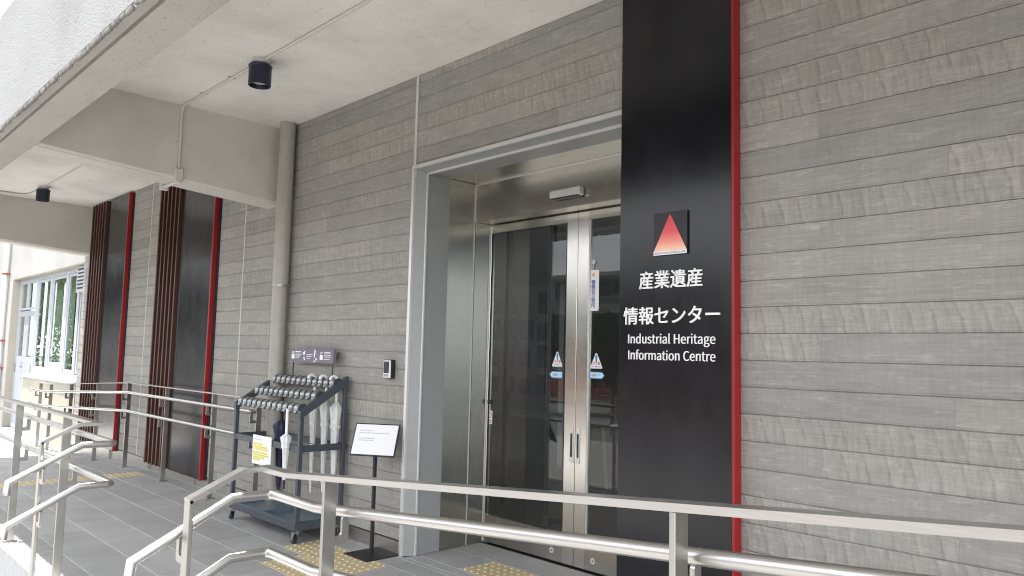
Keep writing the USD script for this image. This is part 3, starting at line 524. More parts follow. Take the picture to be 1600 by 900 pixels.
def clad(xa, xb, base, zmin, joints):
    k = 0
    z = Z0
    row = 0
    while z < WALL_TOP:
        za, zb = max(z, zmin), min(z+PITCHZ, WALL_TOP)
        if zb-za > 0.015:
            kind = (24-row) % 4          # rows counted as in the photograph: 0 sawn, 1 cut at A, 2 plain, 3 cut at B
            cuts = [xa]+sorted(j for j in joints[kind] if xa+.1 < j < xb-.1)+[xb]
            for i, (a, b) in enumerate(zip(cuts[:-1], cuts[1:])):
                if kind == 0: m = 'plank_s'
                elif kind == 2: m = rng.choice(['plank_a', 'plank_c'])
                else: m = ('plank_b', 'plank_a', 'plank_s', 'plank_c')[(i+row//4+(kind == 3)) % 4]
                e0 = 0.0002 if i else 0.0; e1 = 0.0002 if i < len(cuts)-2 else 0.0
                plank(a+e0, b-e1, za, zb, m)
        z += PITCHZ; row += 1
SEAMS = [-13.43, -10.49, -7.65, -4.70]
P = 2.95
JA = [-1.535, -0.3]; JB = [-0.987, 0.4]
clad(-1.955, 1.0, 0, 0.105, {0: [], 1: JA, 2: [], 3: JB})
clad(-7.64, -4.715, 0, 0.105, {0: [-5.5], 1: [-6.0], 2: [-5.18], 3: [-6.6, -5.3]})
clad(-10.48, -7.66, 0, 0.105, {0: [-8.0], 1: [-9.98], 2: [-8.05], 3: [-10.1]})
clad(-13.43, -10.50, 0, 0.105, {0: [], 1: [-10.9], 2: [], 3: [-13.15]})
clad(-4.685, -2.66, 0, 2.945, {0: [], 1: [-3.55], 2: [-3.2], 3: [-3.95]})
for x in (-10.49, -7.65):
    part(bld, 'joint_strip', box(x-0.0095, x+0.0095, -0.0015, 0.018, 0.105, WALL_TOP, 0.001), 'conduit')
part(bld, 'joint_strip', box(-4.7145, -4.686, -0.008, 0.018, 2.94, WALL_TOP, 0.001), 'alu')
part(bld, 'ceiling_gap', MB().box(-13.43, -2.7, 0.006, 0.0195, 3.655, 3.6595).box(-1.95, 1.0, 0.006, 0.0195, 3.655, 3.6595), 'dark')

# ================================================================ concrete canopy
can = thing('concrete_canopy', 'off-white concrete canopy with ribs and a deep rough fascia over the entrance', 'canopy')
CZ = 3.66
part(can, 'ceiling_slab', box(-13.46, 4.0, -2.10, 0.02, CZ, 3.96), 'ceiling')
eb = Polygon([(-2.10, 3.065), (-2.10, 3.955), (-2.395, 3.964), (-2.402, 3.955), (-2.405, 3.045), (-2.395, 3.036), (-2.335, 3.052), (-2.334, 3.085), (-2.326, 3.092), (-2.312, 3.092), (-2.306, 3.085), (-2.305, 3.0625)])
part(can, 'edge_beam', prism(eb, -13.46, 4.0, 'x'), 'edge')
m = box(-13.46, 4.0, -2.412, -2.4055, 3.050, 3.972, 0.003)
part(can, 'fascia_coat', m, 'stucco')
rb = random.Random(3); mb = MB()          # broken drip lip along the fascia's foot
x = -13.4
while x < 3.9:
    w = rb.uniform(.03, .12); mb.box(x, x+w, -2.410-rb.random()*.006, -2.388-rb.random()*.012, 3.030-rb.random()*.010, 3.0525, .006); x += w*rb.uniform(.95, 1.5)
part(can, 'drip_lip', mb, 'lip', smooth=30)
for xb in (-6.87, -13.12):
    poly = [(0.02, 2.905), (-2.0995, 3.064), (-2.0995, CZ+.02), (0.02, CZ+.02)]
    # underside a little wider apart from the side by a chamfer
    a, b = xb-0.30, xb
    c = 0.022
    sec = lambda y, z: [[a, y, CZ-.0005], [a, y, z+c], [a+c, y, z], [b-c, y, z], [b, y, z+c], [b, y, CZ-.0005]]
    V = np.array(sec(0.019, 2.902)+sec(-2.0995, 3.0655)); F = []
    for j in range(6):
        q = (j+1) % 6; F += [[j, q, q+6], [j, q+6, j+6]]
    F += [[0, 1, 2], [0, 2, 3], [0, 3, 4], [0, 4, 5]]+[[6, 8, 7], [6, 9, 8], [6, 10, 9], [6, 11, 10]]
    t = trimesh.Trimesh(V, np.array(F), process=False)
    if t.volume < 0: t.invert()
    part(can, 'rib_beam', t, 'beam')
    zz = lambda y: 3.0655+(y+2.0995)*(2.902-3.0655)/(0.019+2.0995)
    V = [[a+c, .018, zz(.018)-.004], [b-c, .018, zz(.018)-.004], [b-c, -2.0995, zz(-2.0995)-.004], [a+c, -2.0995, zz(-2.0995)-.004],
         [a+c, .018, zz(.018)+.01], [b-c, .018, zz(.018)+.01], [b-c, -2.0995, zz(-2.0995)+.01], [a+c, -2.0995, zz(-2.0995)+.01]]
    f = np.array([[0, 1, 2, 3], [7, 6, 5, 4], [0, 4, 5, 1], [1, 5, 6, 2], [2, 6, 7, 3], [3, 7, 4, 0]])
    t = trimesh.Trimesh(np.array(V), np.vstack([f[:, [0, 1, 2]], f[:, [0, 2, 3]]]), process=False)
    if t.volume < 0: t.invert()
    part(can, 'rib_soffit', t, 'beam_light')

# ================================================================ downpipe, lamps, conduits
dp = thing('downpipe', 'grey-beige rainwater downpipe on the wall beside the concrete rib', 'downpipe')
PX, PY = -6.645, -0.085
part(dp, 'pipe', cyl((PX, PY), .068, 0.0, 2.17, 32), 'pipe', smooth=40)
part(dp, 'upper_pipe', cyl((PX, PY), .073, 2.10, 3.659, 32), 'pipe', smooth=40)
part(dp, 'clamp', tube([(PX, PY, 2.090), (PX, PY, 2.106)], .0755, 32), 'silver', smooth=40)
part(dp, 'clamp_bracket', MB().box(PX-.012, PX+.012, PY+.07, .018, 2.09, 2.12), 'alu')
part(dp, 'clamp', tube([(PX, PY, .62), (PX, PY, .645)], .0715, 32), 'pipe', smooth=40)
part(dp, 'clamp_screw', MB().box(PX-.095, PX-.066, PY-.012, PY+.004, .61, .655), 'dark')

def lamp(x, y, label):
    t = thing('ceiling_lamp', label, 'ceiling lamp', loc=(x, y, CZ))
    part(t, 'mount', MB().tm(cyl((0, 0), .070, -.030, -.0005, 32)).tm(cyl((0, 0), .055, -.045, -.030, 32)), 'conduit', smooth=40)
    prof = [(.0835, -.045), (.0865, -.048), (.0865, -.058), (.0825, -.062), (.0825, -.197), (.0795, -.200), (.074, -.200), (.070, -.188), (.066, -.170), (.001, -.170)]
    n = 40; V, F = [], []
    prof = [(.001, -.045)]+prof
    for r, z in prof:
        for j in range(n): V.append([r*math.cos(2*math.pi*j/n), r*math.sin(2*math.pi*j/n), z])
    for i in range(len(prof)-1):
        for j in range(n):
            a, b, c, d = i*n+j, i*n+(j+1) % n, (i+1)*n+j, (i+1)*n+(j+1) % n
            F += [[a, c, b], [b, c, d]]
    t2 = trimesh.Trimesh(np.array(V), np.array(F), process=False)
    if t2.volume < 0: t2.invert()
    part(t, 'housing', t2, 'navy_black', smooth=35)
    part(t, 'lens', tube([(0, 0, -.176), (0, 0, -.171), (0, 0, -.1695)], [.030, .046, .062], 32), 'lens', smooth=40)
lamp(-5.33, -1.0, 'black cylinder ceiling lamp on the near bay, right of the concrete rib')
lamp(-11.95, -0.96, 'small black cylinder ceiling lamp in the far bay beyond the concrete rib')
c1 = thing('conduit', 'thin painted conduit running from the near ceiling lamp down the concrete rib', 'conduit')
ZC, RC = CZ-.0125, .0115
def path(*pts, r=.06):
    out = [pts[0]]
    for a, c, b in zip(pts[:-2], pts[1:-1], pts[2:]): out += arc_path(a, c, b, r)
    return out+[pts[-1]]
part(c1, 'pipe_run', tube([(1.5, -1.0, ZC), (-5.262, -1.0, ZC)], RC, 12), 'conduit', smooth=40)
part(c1, 'pipe_run', tube(path((-5.40, -1.0, ZC), (-6.855, -1.0, ZC), (-6.855, -1.0, 3.045), r=.07), RC, 12), 'conduit', smooth=40)
part(c1, 'junction_box', box(-6.868, -6.825, -1.035, -.965, 2.955, 3.075, .006), 'conduit')
part(c1, 'clip', MB().box(-6.8695, -6.848, -1.03, -.97, 3.30, 3.312).box(-6.4, -6.385, -1.03, -.97, ZC, CZ-.0005).box(-5.85, -5.835, -1.03, -.97, ZC, CZ-.0005), 'conduit')
zs = 2.975
part(c1, 'pipe_under_rib', box(-7.19, -6.826, -1.014, -.986, zs-.028, zs-.004, .004), 'conduit')
part(c1, 'junction_box', box(-7.215, -7.1715, -1.035, -.965, 2.93, 3.02, .006), 'conduit')
c2 = thing('conduit', 'thin painted conduit running to the far ceiling lamp and bending away', 'conduit')
part(c2, 'pipe_run', tube(path((-7.2, -1.0, 3.02), (-7.2, -1.0, ZC), (-8.0, -0.97, ZC), r=.07)+[(-11.88, -0.96, ZC)], RC, 12), 'conduit', smooth=40)
part(c2, 'pipe_run', tube(path((-12.02, -0.96, ZC), (-12.75, -1.0, ZC), (-12.75, -2.09, ZC), r=.15), RC, 12), 'conduit', smooth=40)

# ================================================================ louvre panels and sign pillar
def louvre(x0, label, fin0, pitch, gx):
    """Six brown fins, a black panel and a red right-hand trim standing off the wall."""
    t = thing('louvre_panel', label, 'wall panel', loc=(x0, 0, 0))
    top, bot = 3.635, 0.082
    part(t, 'backing_board', box(0.0, 0.72, -.012, -.002, bot+.01, top-.01), 'dark')
    for k in range(6): part(t, 'fin', box(fin0+k*pitch-.017, fin0+k*pitch+.017, -.085, -.0125, bot, top, .002), 'brown')
    part(t, 'edge_strip', box(.735, .79, -.050, -.002, bot-.004, top, .002), 'dark')
    part(t, 'black_sheet', box(.791, gx, -.052, -.002, bot-.004, top, .002), 'black')
    part(t, 'red_trim', box(gx+.001, gx+.030, -.058, -.002, bot-.010, top+.005, .002), 'red')
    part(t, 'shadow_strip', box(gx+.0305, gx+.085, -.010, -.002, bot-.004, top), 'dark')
    part(t, 'foot', MB().box(.02, .05, -.03, -.005, -.05, bot-.005).box(gx-.25, gx-.2, -.03, -.005, -.05, bot-.005), 'skirt')
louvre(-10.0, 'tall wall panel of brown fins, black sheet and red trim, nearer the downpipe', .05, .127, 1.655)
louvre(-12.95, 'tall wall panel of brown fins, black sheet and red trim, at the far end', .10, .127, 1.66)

pil = thing('sign_pillar', 'tall black sign panel with red edge and white lettering beside the door', 'sign')
YP = -0.062
part(pil, 'black_sheet', box(-2.655, -1.957, YP, .012, 0.02, 3.652, .0015), 'black')
part(pil, 'red_trim', box(-1.9565, -1.9405, YP-.002, .012, 0.015, 3.653, .002), 'red')
lg = part(pil, 'logo_plate', box(-2.416, -2.206, YP-.013, YP-.0005, 2.052, 2.281, .001), 'dark')
M['logo'] = mat('logo_gradient', {'g': ('geometry', {}), 's': ('separate_xyz', {}), 'mr': ('map_range', {'from_min': 2.075, 'from_max': 2.27}),
                'r': ('rgb_ramp', {'ramp': [(0.0, (0.86, 0.56, 0.40)), (0.25, (0.78, 0.25, 0.19)), (0.5, (0.66, 0.075, 0.09)), (1.0, (0.56, 0.03, 0.05))]}),
                'p': ('principled_bsdf', {'roughness': 0.35})}, [('g.position', 's.vector'), ('s.z', 'mr.value'), ('mr.result', 'r.fac'), ('r.color', 'p.base_color')])
lgp = lg.GetPrim() if hasattr(lg, 'GetPrim') else lg
part(lgp, 'red_triangle', prism([(-2.414, 2.074), (-2.208, 2.074), (-2.311, 2.272)], YP-.0142, YP-.0128, 'y'), 'logo')
part(lgp, 'white_strip', box(-2.4155, -2.2065, YP-.0142, YP-.0128, 2.0525, 2.0735), 'white')
def tiny_text(parent, txt, x0, x1, z, h, y_back, material, name='lettering', depth=.0004):
    mb = MB(); total = sum(GLYPHS[c][0] if c != ' ' else 55 for c in txt); k = (x1-x0)/total; x = x0
    for ch in txt:
        if ch == ' ': x += 55*k; continue
        m, a = glyph_mesh(ch, x, z, k*200, h/0.733, y_back, depth); mb.tm(m); x += a
    part(parent, name, mb, material)
tiny_text(lgp, 'INDUSTRIAL HERITAGE INFORMATION CENTRE', -2.411, -2.211, 2.0575, 0.0105, YP-.0143, 'ink', depth=.0006)
def letters(txt, x0, x1, z, h, kanji):
    adv = sum(GLYPHS[c][0] if c != ' ' else 50 for c in txt); k = (x1-x0)/adv; x = x0
    for ch in txt:
        if ch == ' ': x += 50*k; continue
        m, a = glyph_mesh(ch, x, z, k*200, h, YP-.0005, .006)
        part(pil, 'letter', m, 'white'); x += a
letters('産業遺産', -2.519, -2.112, 1.8845, .1015, True)
letters('情報センター', -2.622, -2.008, 1.692, .1015, True)
letters('Industrial Heritage', -2.594, -2.042, 1.580, .067, False)
letters('Information Centre', -2.592, -2.042, 1.492, .067, False)
# ================================================================ door surround and automatic door
XL, XR, ZT = -4.645, -2.715, 2.882
fr = thing('door_surround', 'grey metal surround lining the recessed entrance', 'door frame')
part(fr, 'outer_trim', box(-4.7145, -4.686, -.022, .018, .0, 2.912, .002), 'alu', label='pale upright trim on the left')
part(fr, 'outer_trim', box(-4.7145, -2.66, -.022, .018, 2.9125, 2.939, .002), 'alu', label='pale trim over the opening')
part(fr, 'splay', prism([(-4.6855, .0), (-4.6855, .1), (-4.647, .1), (-4.647, .075)], .0, 2.911, 'z'), 'frame_grey')
part(fr, 'splay', prism([(.0, 2.9115), (.1, 2.9115), (.1, 2.885), (.075, 2.885)], -4.685, -2.66, 'x'), 'frame_grey')
part(fr, 'bead', box(-4.650, -4.637, .070, .088, .0, 2.876, .003), 'alu')
part(fr, 'bead', box(-4.637, -2.66, .066, .088, 2.873, 2.892, .003), 'alu')
part(fr, 'outer_lining', box(-4.690, XL, .0885, .306, .0, 2.884), 'frame_grey')
part(fr, 'outer_lining', box(-4.690, -2.66, .0885, .306, ZT+.0025, 2.93), 'frame_grey')
part(fr, 'inner_lining', box(-4.690, XL-.004, .3065, .585, .0, 2.884), 'jamb_steel')
part(fr, 'inner_lining', box(-4.690, -2.66, .3065, .585, ZT+.005, 2.93), 'jamb_steel')
part(fr, 'corner_bead', MB().box(XL-.006, XL+.004, .572, .580, 2.57, ZT).box(XL, -2.72, .572, .580, ZT-.008, ZT+.004).box(XL-.006, XL+.0015, .574, .580, .0, 2.568), 'alu')
part(fr, 'inner_jamb', box(-4.690, XL+.003, .5855, .80, .0, 2.57), 'jamb_steel')
part(fr, 'header_panel', box(-4.690, -2.66, .5805, .83, 2.572, 2.93, .0015), 'door_steel_x')
part(fr, 'right_lining', box(XR, -2.66, .03, .80, .0, 2.57), 'jamb_steel')
part(fr, 'threshold', box(XL, XR, .736, .79, -.01, .0015), 'dark')
dr = thing('sliding_door', 'pair of stainless framed automatic glass sliding doors', 'door')
YD = .75
def leaf(x0, x1, meet_right, side):
    ml = .105
    s = part(dr, 'meeting_stile', box(x1-ml if meet_right else x0, x1 if meet_right else x0+ml, YD, YD+.042, .012, 2.565, .0025), 'door_steel')
    sp = s.GetPrim() if hasattr(s, 'GetPrim') else s
    hx = (x1-.045) if meet_right else (x0+.013)
    part(sp, 'handle', MB().box(hx, hx+.034, YD-.004, YD-.0003, .735, .775).box(hx, hx+.034, YD-.004, YD-.0003, .945, .985).box(hx, hx+.006, YD-.004, YD-.0003, .775, .945).box(hx+.026, hx+.034, YD-.004, YD-.0003, .775, .945), 'alu')
    part(sp, 'finger_pull', box(hx+.006, hx+.026, YD-.0016, YD-.0003, .776, .944), 'room_dark')
    part(dr, 'side_stile', box(x0 if meet_right else x1-.05, x0+.028 if meet_right else x1, YD, YD+.042, .012, 2.565, .0025), 'door_steel')
    a, b = (x0+.0285, x1-ml-.0005) if meet_right else (x0+ml+.0005, x1-.0505)
    part(dr, 'top_rail', box(a, b, YD, YD+.042, 2.498, 2.565, .0025), 'door_steel_x')
    kr = part(dr, 'bottom_rail', box(a, b, YD, YD+.042, .012, .222, .0025), 'door_steel_x')
    kx = b-.10 if meet_right else a+.075
    kp = kr.GetPrim() if hasattr(kr, 'GetPrim') else kr
    ring = tube([(kx, YD+.001, .085), (kx, YD-.003, .085)], [.023, .021], 24)
    part(kp, 'floor_lock', ring, 'alu', smooth=35)
    part(kp, 'keyhole', tube([(kx, YD-.0028, .085), (kx, YD-.0042, .085)], .008, 16), 'jamb_steel', smooth=35)
    gl = part(dr, 'glass', box(a-.004, b+.004, YD+.016, YD+.024, .218, 2.502), 'glass')
    part(dr, 'glazing_bead', MB().box(a, a+.008, YD+.004, YD+.015, .2225, 2.4975).box(b-.008, b, YD+.004, YD+.015, .2225, 2.4975), 'alu' if not meet_right else 'rubber')
    return a, b
leaf(-4.655, -3.682, True, 0); leaf(-3.678, -2.72, False, 1)
part(dr, 'edge_gasket', box(-4.6545, -4.641, YD-.012, YD-.001, .012, 2.56), 'alu')
sn = thing('door_sensor', 'small grey motion sensor above the sliding door', 'door sensor')
part(sn, 'housing', box(-3.768, -3.475, .515, .5795, 2.636, 2.702, .012), 'alu')
part(sn, 'dark_window', MB().box(-3.755, -3.488, .522, .572, 2.630, 2.6395), 'dark')
def sticker_tri(x0, x1, z0, z1, label):
    t = thing('warning_sticker', label, 'sticker'); y = YD-.0002; xc = (x0+x1)/2; w = x1-x0; YG = YD+.0158
    tri = Polygon([(x0, z0), (x1, z0), (xc, z1)]).buffer(-.008).buffer(.008)
    part(t, 'white_triangle', prism(tri, YG-.0010, YG, 'y'), 'white')
    part(t, 'blue_mark', MB().tm(prism([(xc-.004, z0+.034), (xc+.004, z0+.034), (xc+.009, z1-.030), (xc, z1-.022), (xc-.009, z1-.030)], YG-.0018, YG-.0011, 'y')).tm(prism(Polygon([(xc, z0+.0165)]*1+[(xc+.0065*math.cos(a), z0+.0165+.0065*math.sin(a)) for a in np.linspace(0, 2*math.pi, 12)][:]) if False else Polygon([(xc+.0065*math.cos(a), z0+.0165+.0065*math.sin(a)) for a in np.linspace(0, 2*math.pi, 13)[:-1]]), YG-.0018, YG-.0011, 'y')), 'blue')
    for ch, xx in (('注', xc-.036), ('意', xc+.011)):
        m, _ = glyph_mesh(ch, xx, z0+.028, .025, .025, YG-.0011, .0006); part(t, 'red_character', m, 'ink_red')
    part(t, 'blue_line', MB().box(x0+.018, xc-.010, YG-.0016, YG-.0011, z0+.010, z0+.0135).box(xc+.010, x1-.018, YG-.0016, YG-.0011, z0+.010, z0+.0135), 'blue')
sticker_tri(-3.935, -3.825, 1.422, 1.545, 'triangular white warning sticker with blue exclamation mark on the left door leaf')
sticker_tri(-3.562, -3.443, 1.418, 1.538, 'triangular white warning sticker with blue exclamation mark on the right door leaf')
def sticker_arrow(x0, x1, z0, z1, left, label):
    t = thing('arrow_sticker', label, 'sticker'); YG = YD+.0158; zc = (z0+z1)/2; p_ = .026
    def arrow(i):
        return [(x0+p_*.0+i, zc), (x0+p_, z1-i), (x1-i, z1-i), (x1-i, z0+i), (x0+p_, z0+i)] if left else [(x1-i, zc), (x1-p_, z1-i), (x0+i, z1-i), (x0+i, z0+i), (x1-p_, z0+i)]
    part(t, 'blue_field', prism(arrow(0), YG-.0008, YG, 'y'), 'blue')
    part(t, 'pale_arrow', prism(arrow(.006), YG-.0014, YG-.0009, 'y'), 'pale_blue')
    xx = x0+(.036 if left else .016)
    for k, ch in enumerate('自動ドア'):
        m, _ = glyph_mesh(ch, xx+k*.0215, zc-.008, .021, .021, YG-.0015, .0005); part(t, 'character', m, 'ink')
sticker_arrow(-3.958, -3.825, 1.335, 1.388, True, 'blue arrow sticker pointing left on the left door leaf')
sticker_arrow(-3.562, -3.425, 1.345, 1.396, False, 'blue arrow sticker pointing right on the right door leaf')
pn = thing('police_plate', 'white upright plate with blue characters hung inside the right door leaf', 'notice')
YG = YD+.0155
part(pn, 'plate', prism(Polygon([(-3.585, 1.830), (-3.487, 1.830), (-3.487, 2.128), (-3.585, 2.128)]).buffer(-.012).buffer(.012), YG-.003, YG, 'y'), 'white')
for k, ch in enumerate('警察官立寄所'):
    m, _ = glyph_mesh(ch, -3.5565, 2.024-k*.0335, .041, .036, YG-.0031, .0006); part(pn, 'character', m, 'ink_blue')
for k, ch in enumerate('牛込警察署'):
    m, _ = glyph_mesh(ch, -3.580, 1.890-k*.0115, .0125, .0125, YG-.0031, .0006); part(pn, 'small_character', m, 'ink')
st = [(-3.536+.018*(1 if i % 2 == 0 else .55)*math.sin(i*math.pi/5), 2.092+.018*(1 if i % 2 == 0 else .55)*math.cos(i*math.pi/5)) for i in range(10)]
part(pn, 'gold_star', prism(st, YG-.0038, YG-.0031, 'y'), 'gold')
part(pn, 'suction_hook', MB().tm(tube([(-3.536, YG-.004, 2.185), (-3.536, YG, 2.185)], .018, 16)).box(-3.539, -3.533, YG-.006, YG-.001, 2.128, 2.175), 'silver')
tg = thing('door_tag', 'small white tag hanging from a hook beside the left door edge', 'tag')
part(tg, 'card', prism(Polygon([(-4.638, .938), (-4.582, .938), (-4.582, 1.048), (-4.638, 1.048)]).buffer(-.006).buffer(.006), YG-.002, YG, 'y'), 'paper')
part(tg, 'red_ring', prism(Polygon([(-4.61+.022*math.cos(a), 1.012+.026*math.sin(a)) for a in np.linspace(0, 2*math.pi, 21)[:-1]], [[(-4.61+.017*math.cos(a), 1.012+.021*math.sin(a)) for a in np.linspace(0, 2*math.pi, 21)[:-1]]]), YG-.0028, YG-.0021, 'y'), 'ink_red')
part(tg, 'print_line', MB().box(-4.63, -4.59, YG-.0028, YG-.0021, .962, .972).box(-4.628, -4.598, YG-.0028, YG-.0021, .948, .955), 'ink')
part(tg, 'cord', tube([(-4.612, YG-.003, 1.048), (-4.615, YG-.003, 1.10)], .002, 6), 'paper')
part(tg, 'hook', MB().box(-4.634, -4.592, YG-.016, YG, 1.10, 1.135, .006), 'dark')

# ---------------------------------------------------------------- lobby seen dimly through the glass
lob = thing('lobby', 'dim entrance lobby behind the glass doors', 'room')
part(lob, 'floor', box(-11.0, -1.0, .80, 7.0, -.10, -.004), 'room_floor')
part(lob, 'ceiling', box(-11.0, -1.0, .831, 7.0, 2.80, 2.9), 'room_wall')
part(lob, 'back_wall', box(-11.0, -1.0, 7.0, 7.1, -.1, 2.9), 'room_wall')
part(lob, 'side_wall', MB().box(-11.1, -11.0, .31, 7.0, -.1, 2.9), 'room_wall')
part(lob, 'side_window', MB().box(-1.0, -.9, .31, 1.2, -.1, 2.9).box(-1.0, -.9, 1.2, 7.0, -.1, .15).box(-1.0, -.9, 1.2, 7.0, 2.75, 2.9).box(-1.0, -.9, 3.9, 4.0, .15, 2.75).box(-1.0, -.9, 6.6, 7.0, .15, 2.75), 'room_wall')
part(lob, 'front_wall', MB().box(-11.0, -4.691, .40, .80, -.1, 2.9).box(-2.655, -1.0, .40, .80, -.1, 2.9), 'room_wall')
part(lob, 'inner_post', MB().box(-5.66, -5.61, 1.9, 1.95, 0, 2.79), 'room_dark'); part(lob, 'inner_post', MB().box(-5.05, -5.0, 1.9, 1.95, 0, 2.79), 'room_dark')
ex = thing('exhibit_wall', 'pale display wall of posters standing inside the lobby', 'display wall')
part(ex, 'board', box(-10.5, -7.1, 4.3, 4.4, .0, 2.5), 'room_wall')
for i in range(9):
    for j in range(4):
        if rng.random() < .85: part(ex, 'poster', box(-10.3+i*.35, -10.3+i*.35+rng.uniform(.2, .3), 4.288, 4.2995, .95+j*.38, .95+j*.38+rng.uniform(.2, .32)), 'poster')
tb = thing('lobby_table', 'pale topped table on splayed legs inside the lobby', 'table', loc=(-6.9, 3.8, 0))
part(tb, 'table_top', box(-1.4, 1.4, -.35, .35, .71, .74, .006), 'white')
for sx in (-1, 1):
    for sy in (-1, 1): part(tb, 'leg', tube([(sx*1.2, sy*.27, .71), (sx*1.3, sy*.31, .0)], .03, 10), 'wood', smooth=40)
mt = part(thing('door_mat', 'dark blue ribbed entrance mat behind the right door leaf', 'door mat'), 'mat_pile', box(-3.72, -2.75, .86, 1.75, -.0035, .008), 'mat')

# ================================================================ handrails
RZ_T, RZ_H, RZ_L = 1.052-.009, .930, .705
def post(parent, x, y, z0, z1, along='x'):
    w, d = (.016, .050) if along == 'x' else (.050, .016)
    mb = MB().box(x-w/2, x+w/2, y-d/2, y+d/2, z0, z1, .002).box(x-w/2-.022, x+w/2+.022, y-d/2-.022, y+d/2+.022, z0, z0+.006, .002)
    return part(parent, 'post', mb, 'steel_z')
def bracket(parent, x, y, dx, dy, zh, r=.019):
    """Bent flat bar from the post's side out and up to the pipe's underside. (dx, dy): from the post's centre to the pipe's axis."""
    L_ = math.hypot(dx, dy); w = .026; zb = zh-.105
    outer = Polygon([(.018, zb), (L_+w/2, zb), (L_+w/2, zh-r+.004), (L_-w/2, zh-r+.004), (L_-w/2, zb+w), (.018, zb+w)])
    outer = outer.buffer(.012).buffer(-.024).buffer(.012)
    m = trimesh.creation.extrude_polygon(outer, .012, engine='earcut'); v = m.vertices; ux, uy = dx/L_, dy/L_
    V = np.stack([x+ux*v[:, 0]-uy*(v[:, 2]-.006), y+uy*v[:, 0]+ux*(v[:, 2]-.006), v[:, 1]], 1)
    t = trimesh.Trimesh(V, m.faces, process=False)
    if t.volume < 0: t.invert()
    part(parent, 'bracket', t, 'steel_z', smooth=30)
YT, YH = -2.06, -1.995
# right-hand rail: level at the corner, then rising to the right; two pipes; down the steps at its left end
hr = thing('handrail', 'nearest stainless handrail, running in front of the door and down the steps', 'handrail')
RS = 0.0885
XC = -2.80
def zt(x): return RZ_T+max(0, x+2.60)*RS
part(hr, 'top_rail', flat_bar([(XC, YT-.0, RZ_T), (-2.60, YT, RZ_T), (1.2, YT, zt(1.2))], .050, .018), 'steel_x')
part(hr, 'top_rail', flat_bar([(XC, YT+.025, RZ_T-.0005), (XC, -2.150, RZ_T-.0005), (XC, -2.352, RZ_T-.092)], .050, .018), 'steel_y', label='top rail sloping down the steps')
def pipe_right(z):
    XH = XC-.066
    pts = [(1.2, YH, z+max(0, 1.2+2.52)*.0925), (-2.52, YH, z)]+arc_path((-2.52, YH, z), (XH, YH, z), (XH, YH-.2, z), .030, 5)
    pts += [(XH, -2.155, z), (XH, -2.505, z-.180), (XH, -2.512, z-.245)]
    part(hr, 'grip_pipe', tube(pts, .019, 20), 'steel_x', smooth=22)
pipe_right(RZ_H); pipe_right(RZ_L)
for x in (-2.325, -.93, .5):
    post(hr, x, YT, .0, zt(x)-.009)
    for z in (RZ_H, RZ_L): bracket(hr, x, YT, 0, YH-YT, z+max(0, x+2.52)*.0925)
post(hr, XC, -2.345, -.15, RZ_T-.086, 'y')
for z in (RZ_H, RZ_L): bracket(hr, XC, -2.345, -.066, 0, z-.098)
# left-hand rail
hl = thing('handrail', 'stainless handrail on the left of the steps, ending in sloping ends', 'handrail')
XC = -4.90
part(hl, 'top_rail', flat_bar([(XC, YT, RZ_T), (-10.1, YT, RZ_T)], .050, .018), 'steel_x')
part(hl, 'top_rail', flat_bar([(XC, YT+.025, RZ_T-.0005), (XC, -2.165, RZ_T-.0005), (XC, -2.352, RZ_T-.092)], .050, .018), 'steel_y', label='top rail sloping down the steps')
def pipe_left(z):
    XH = XC+.085
    pts = [(-10.1, YH, z), (XH-.3, YH, z)]+arc_path((XH-.3, YH, z), (XH, YH, z), (XH, YH-.2, z), .030, 5)
    pts += [(XH, -2.165, z), (XH, -2.505, z-.175), (XH, -2.512, z-.240)]
    part(hl, 'grip_pipe', tube(pts, .019, 20), 'steel_x', smooth=22)
pipe_left(RZ_H+.005); pipe_left(RZ_L)
for x in (-5.56, -6.88, -8.2, -9.55):
    post(hl, x, YT, .0, RZ_T-.009)
    for z in (RZ_H+.005, RZ_L): bracket(hl, x, YT, 0, YH-YT, z)
post(hl, XC, -2.345, -.15, RZ_T-.086, 'y')
for z in (RZ_H+.005, RZ_L): bracket(hl, XC, -2.345, .085, 0, z-.095)
# rail along the wall
hw = thing('handrail', 'long thin stainless handrail along the wall in front of the louvre panels', 'handrail')
YW, YWH = -.215, -.285
def zw(x): return 0.0 if x > X_RAMP else max(-DROP, -DROP*(X_RAMP-x)/(X_RAMP-X_LOW))
XE = -14.75
part(hw, 'top_rail', flat_bar([(-6.62, YW, RZ_T), (X_RAMP, YW, RZ_T), (X_LOW, YW, RZ_T-DROP), (XE, YW, RZ_T-DROP)], .050, .012), 'steel_x')
for z in (RZ_H, RZ_L):
    pts = [(-6.74, YWH+.055, z-.012)]+arc_path((-6.74, YWH+.07, z-.012), (-6.70, YWH, z), (-6.9, YWH, z), .05, 5)+[(X_RAMP+.12, YWH, z), (X_LOW, YWH, z-DROP), (XE-.25, YWH, z-DROP), (XE-.26, YWH, z-DROP-.045)]
    part(hw, 'grip_pipe', tube(pts, .0185, 16), 'steel_x', smooth=35)
for x in (-6.68, -7.66, -8.95, -10.24, -11.5, -12.8, -13.95, -14.6):
    post(hw, x, YW, zw(x), RZ_T+zw(x)-.006)
    for z in (RZ_H, RZ_L): bracket(hw, x, YW, 0, YWH-YW, z+zw(x), .0185)
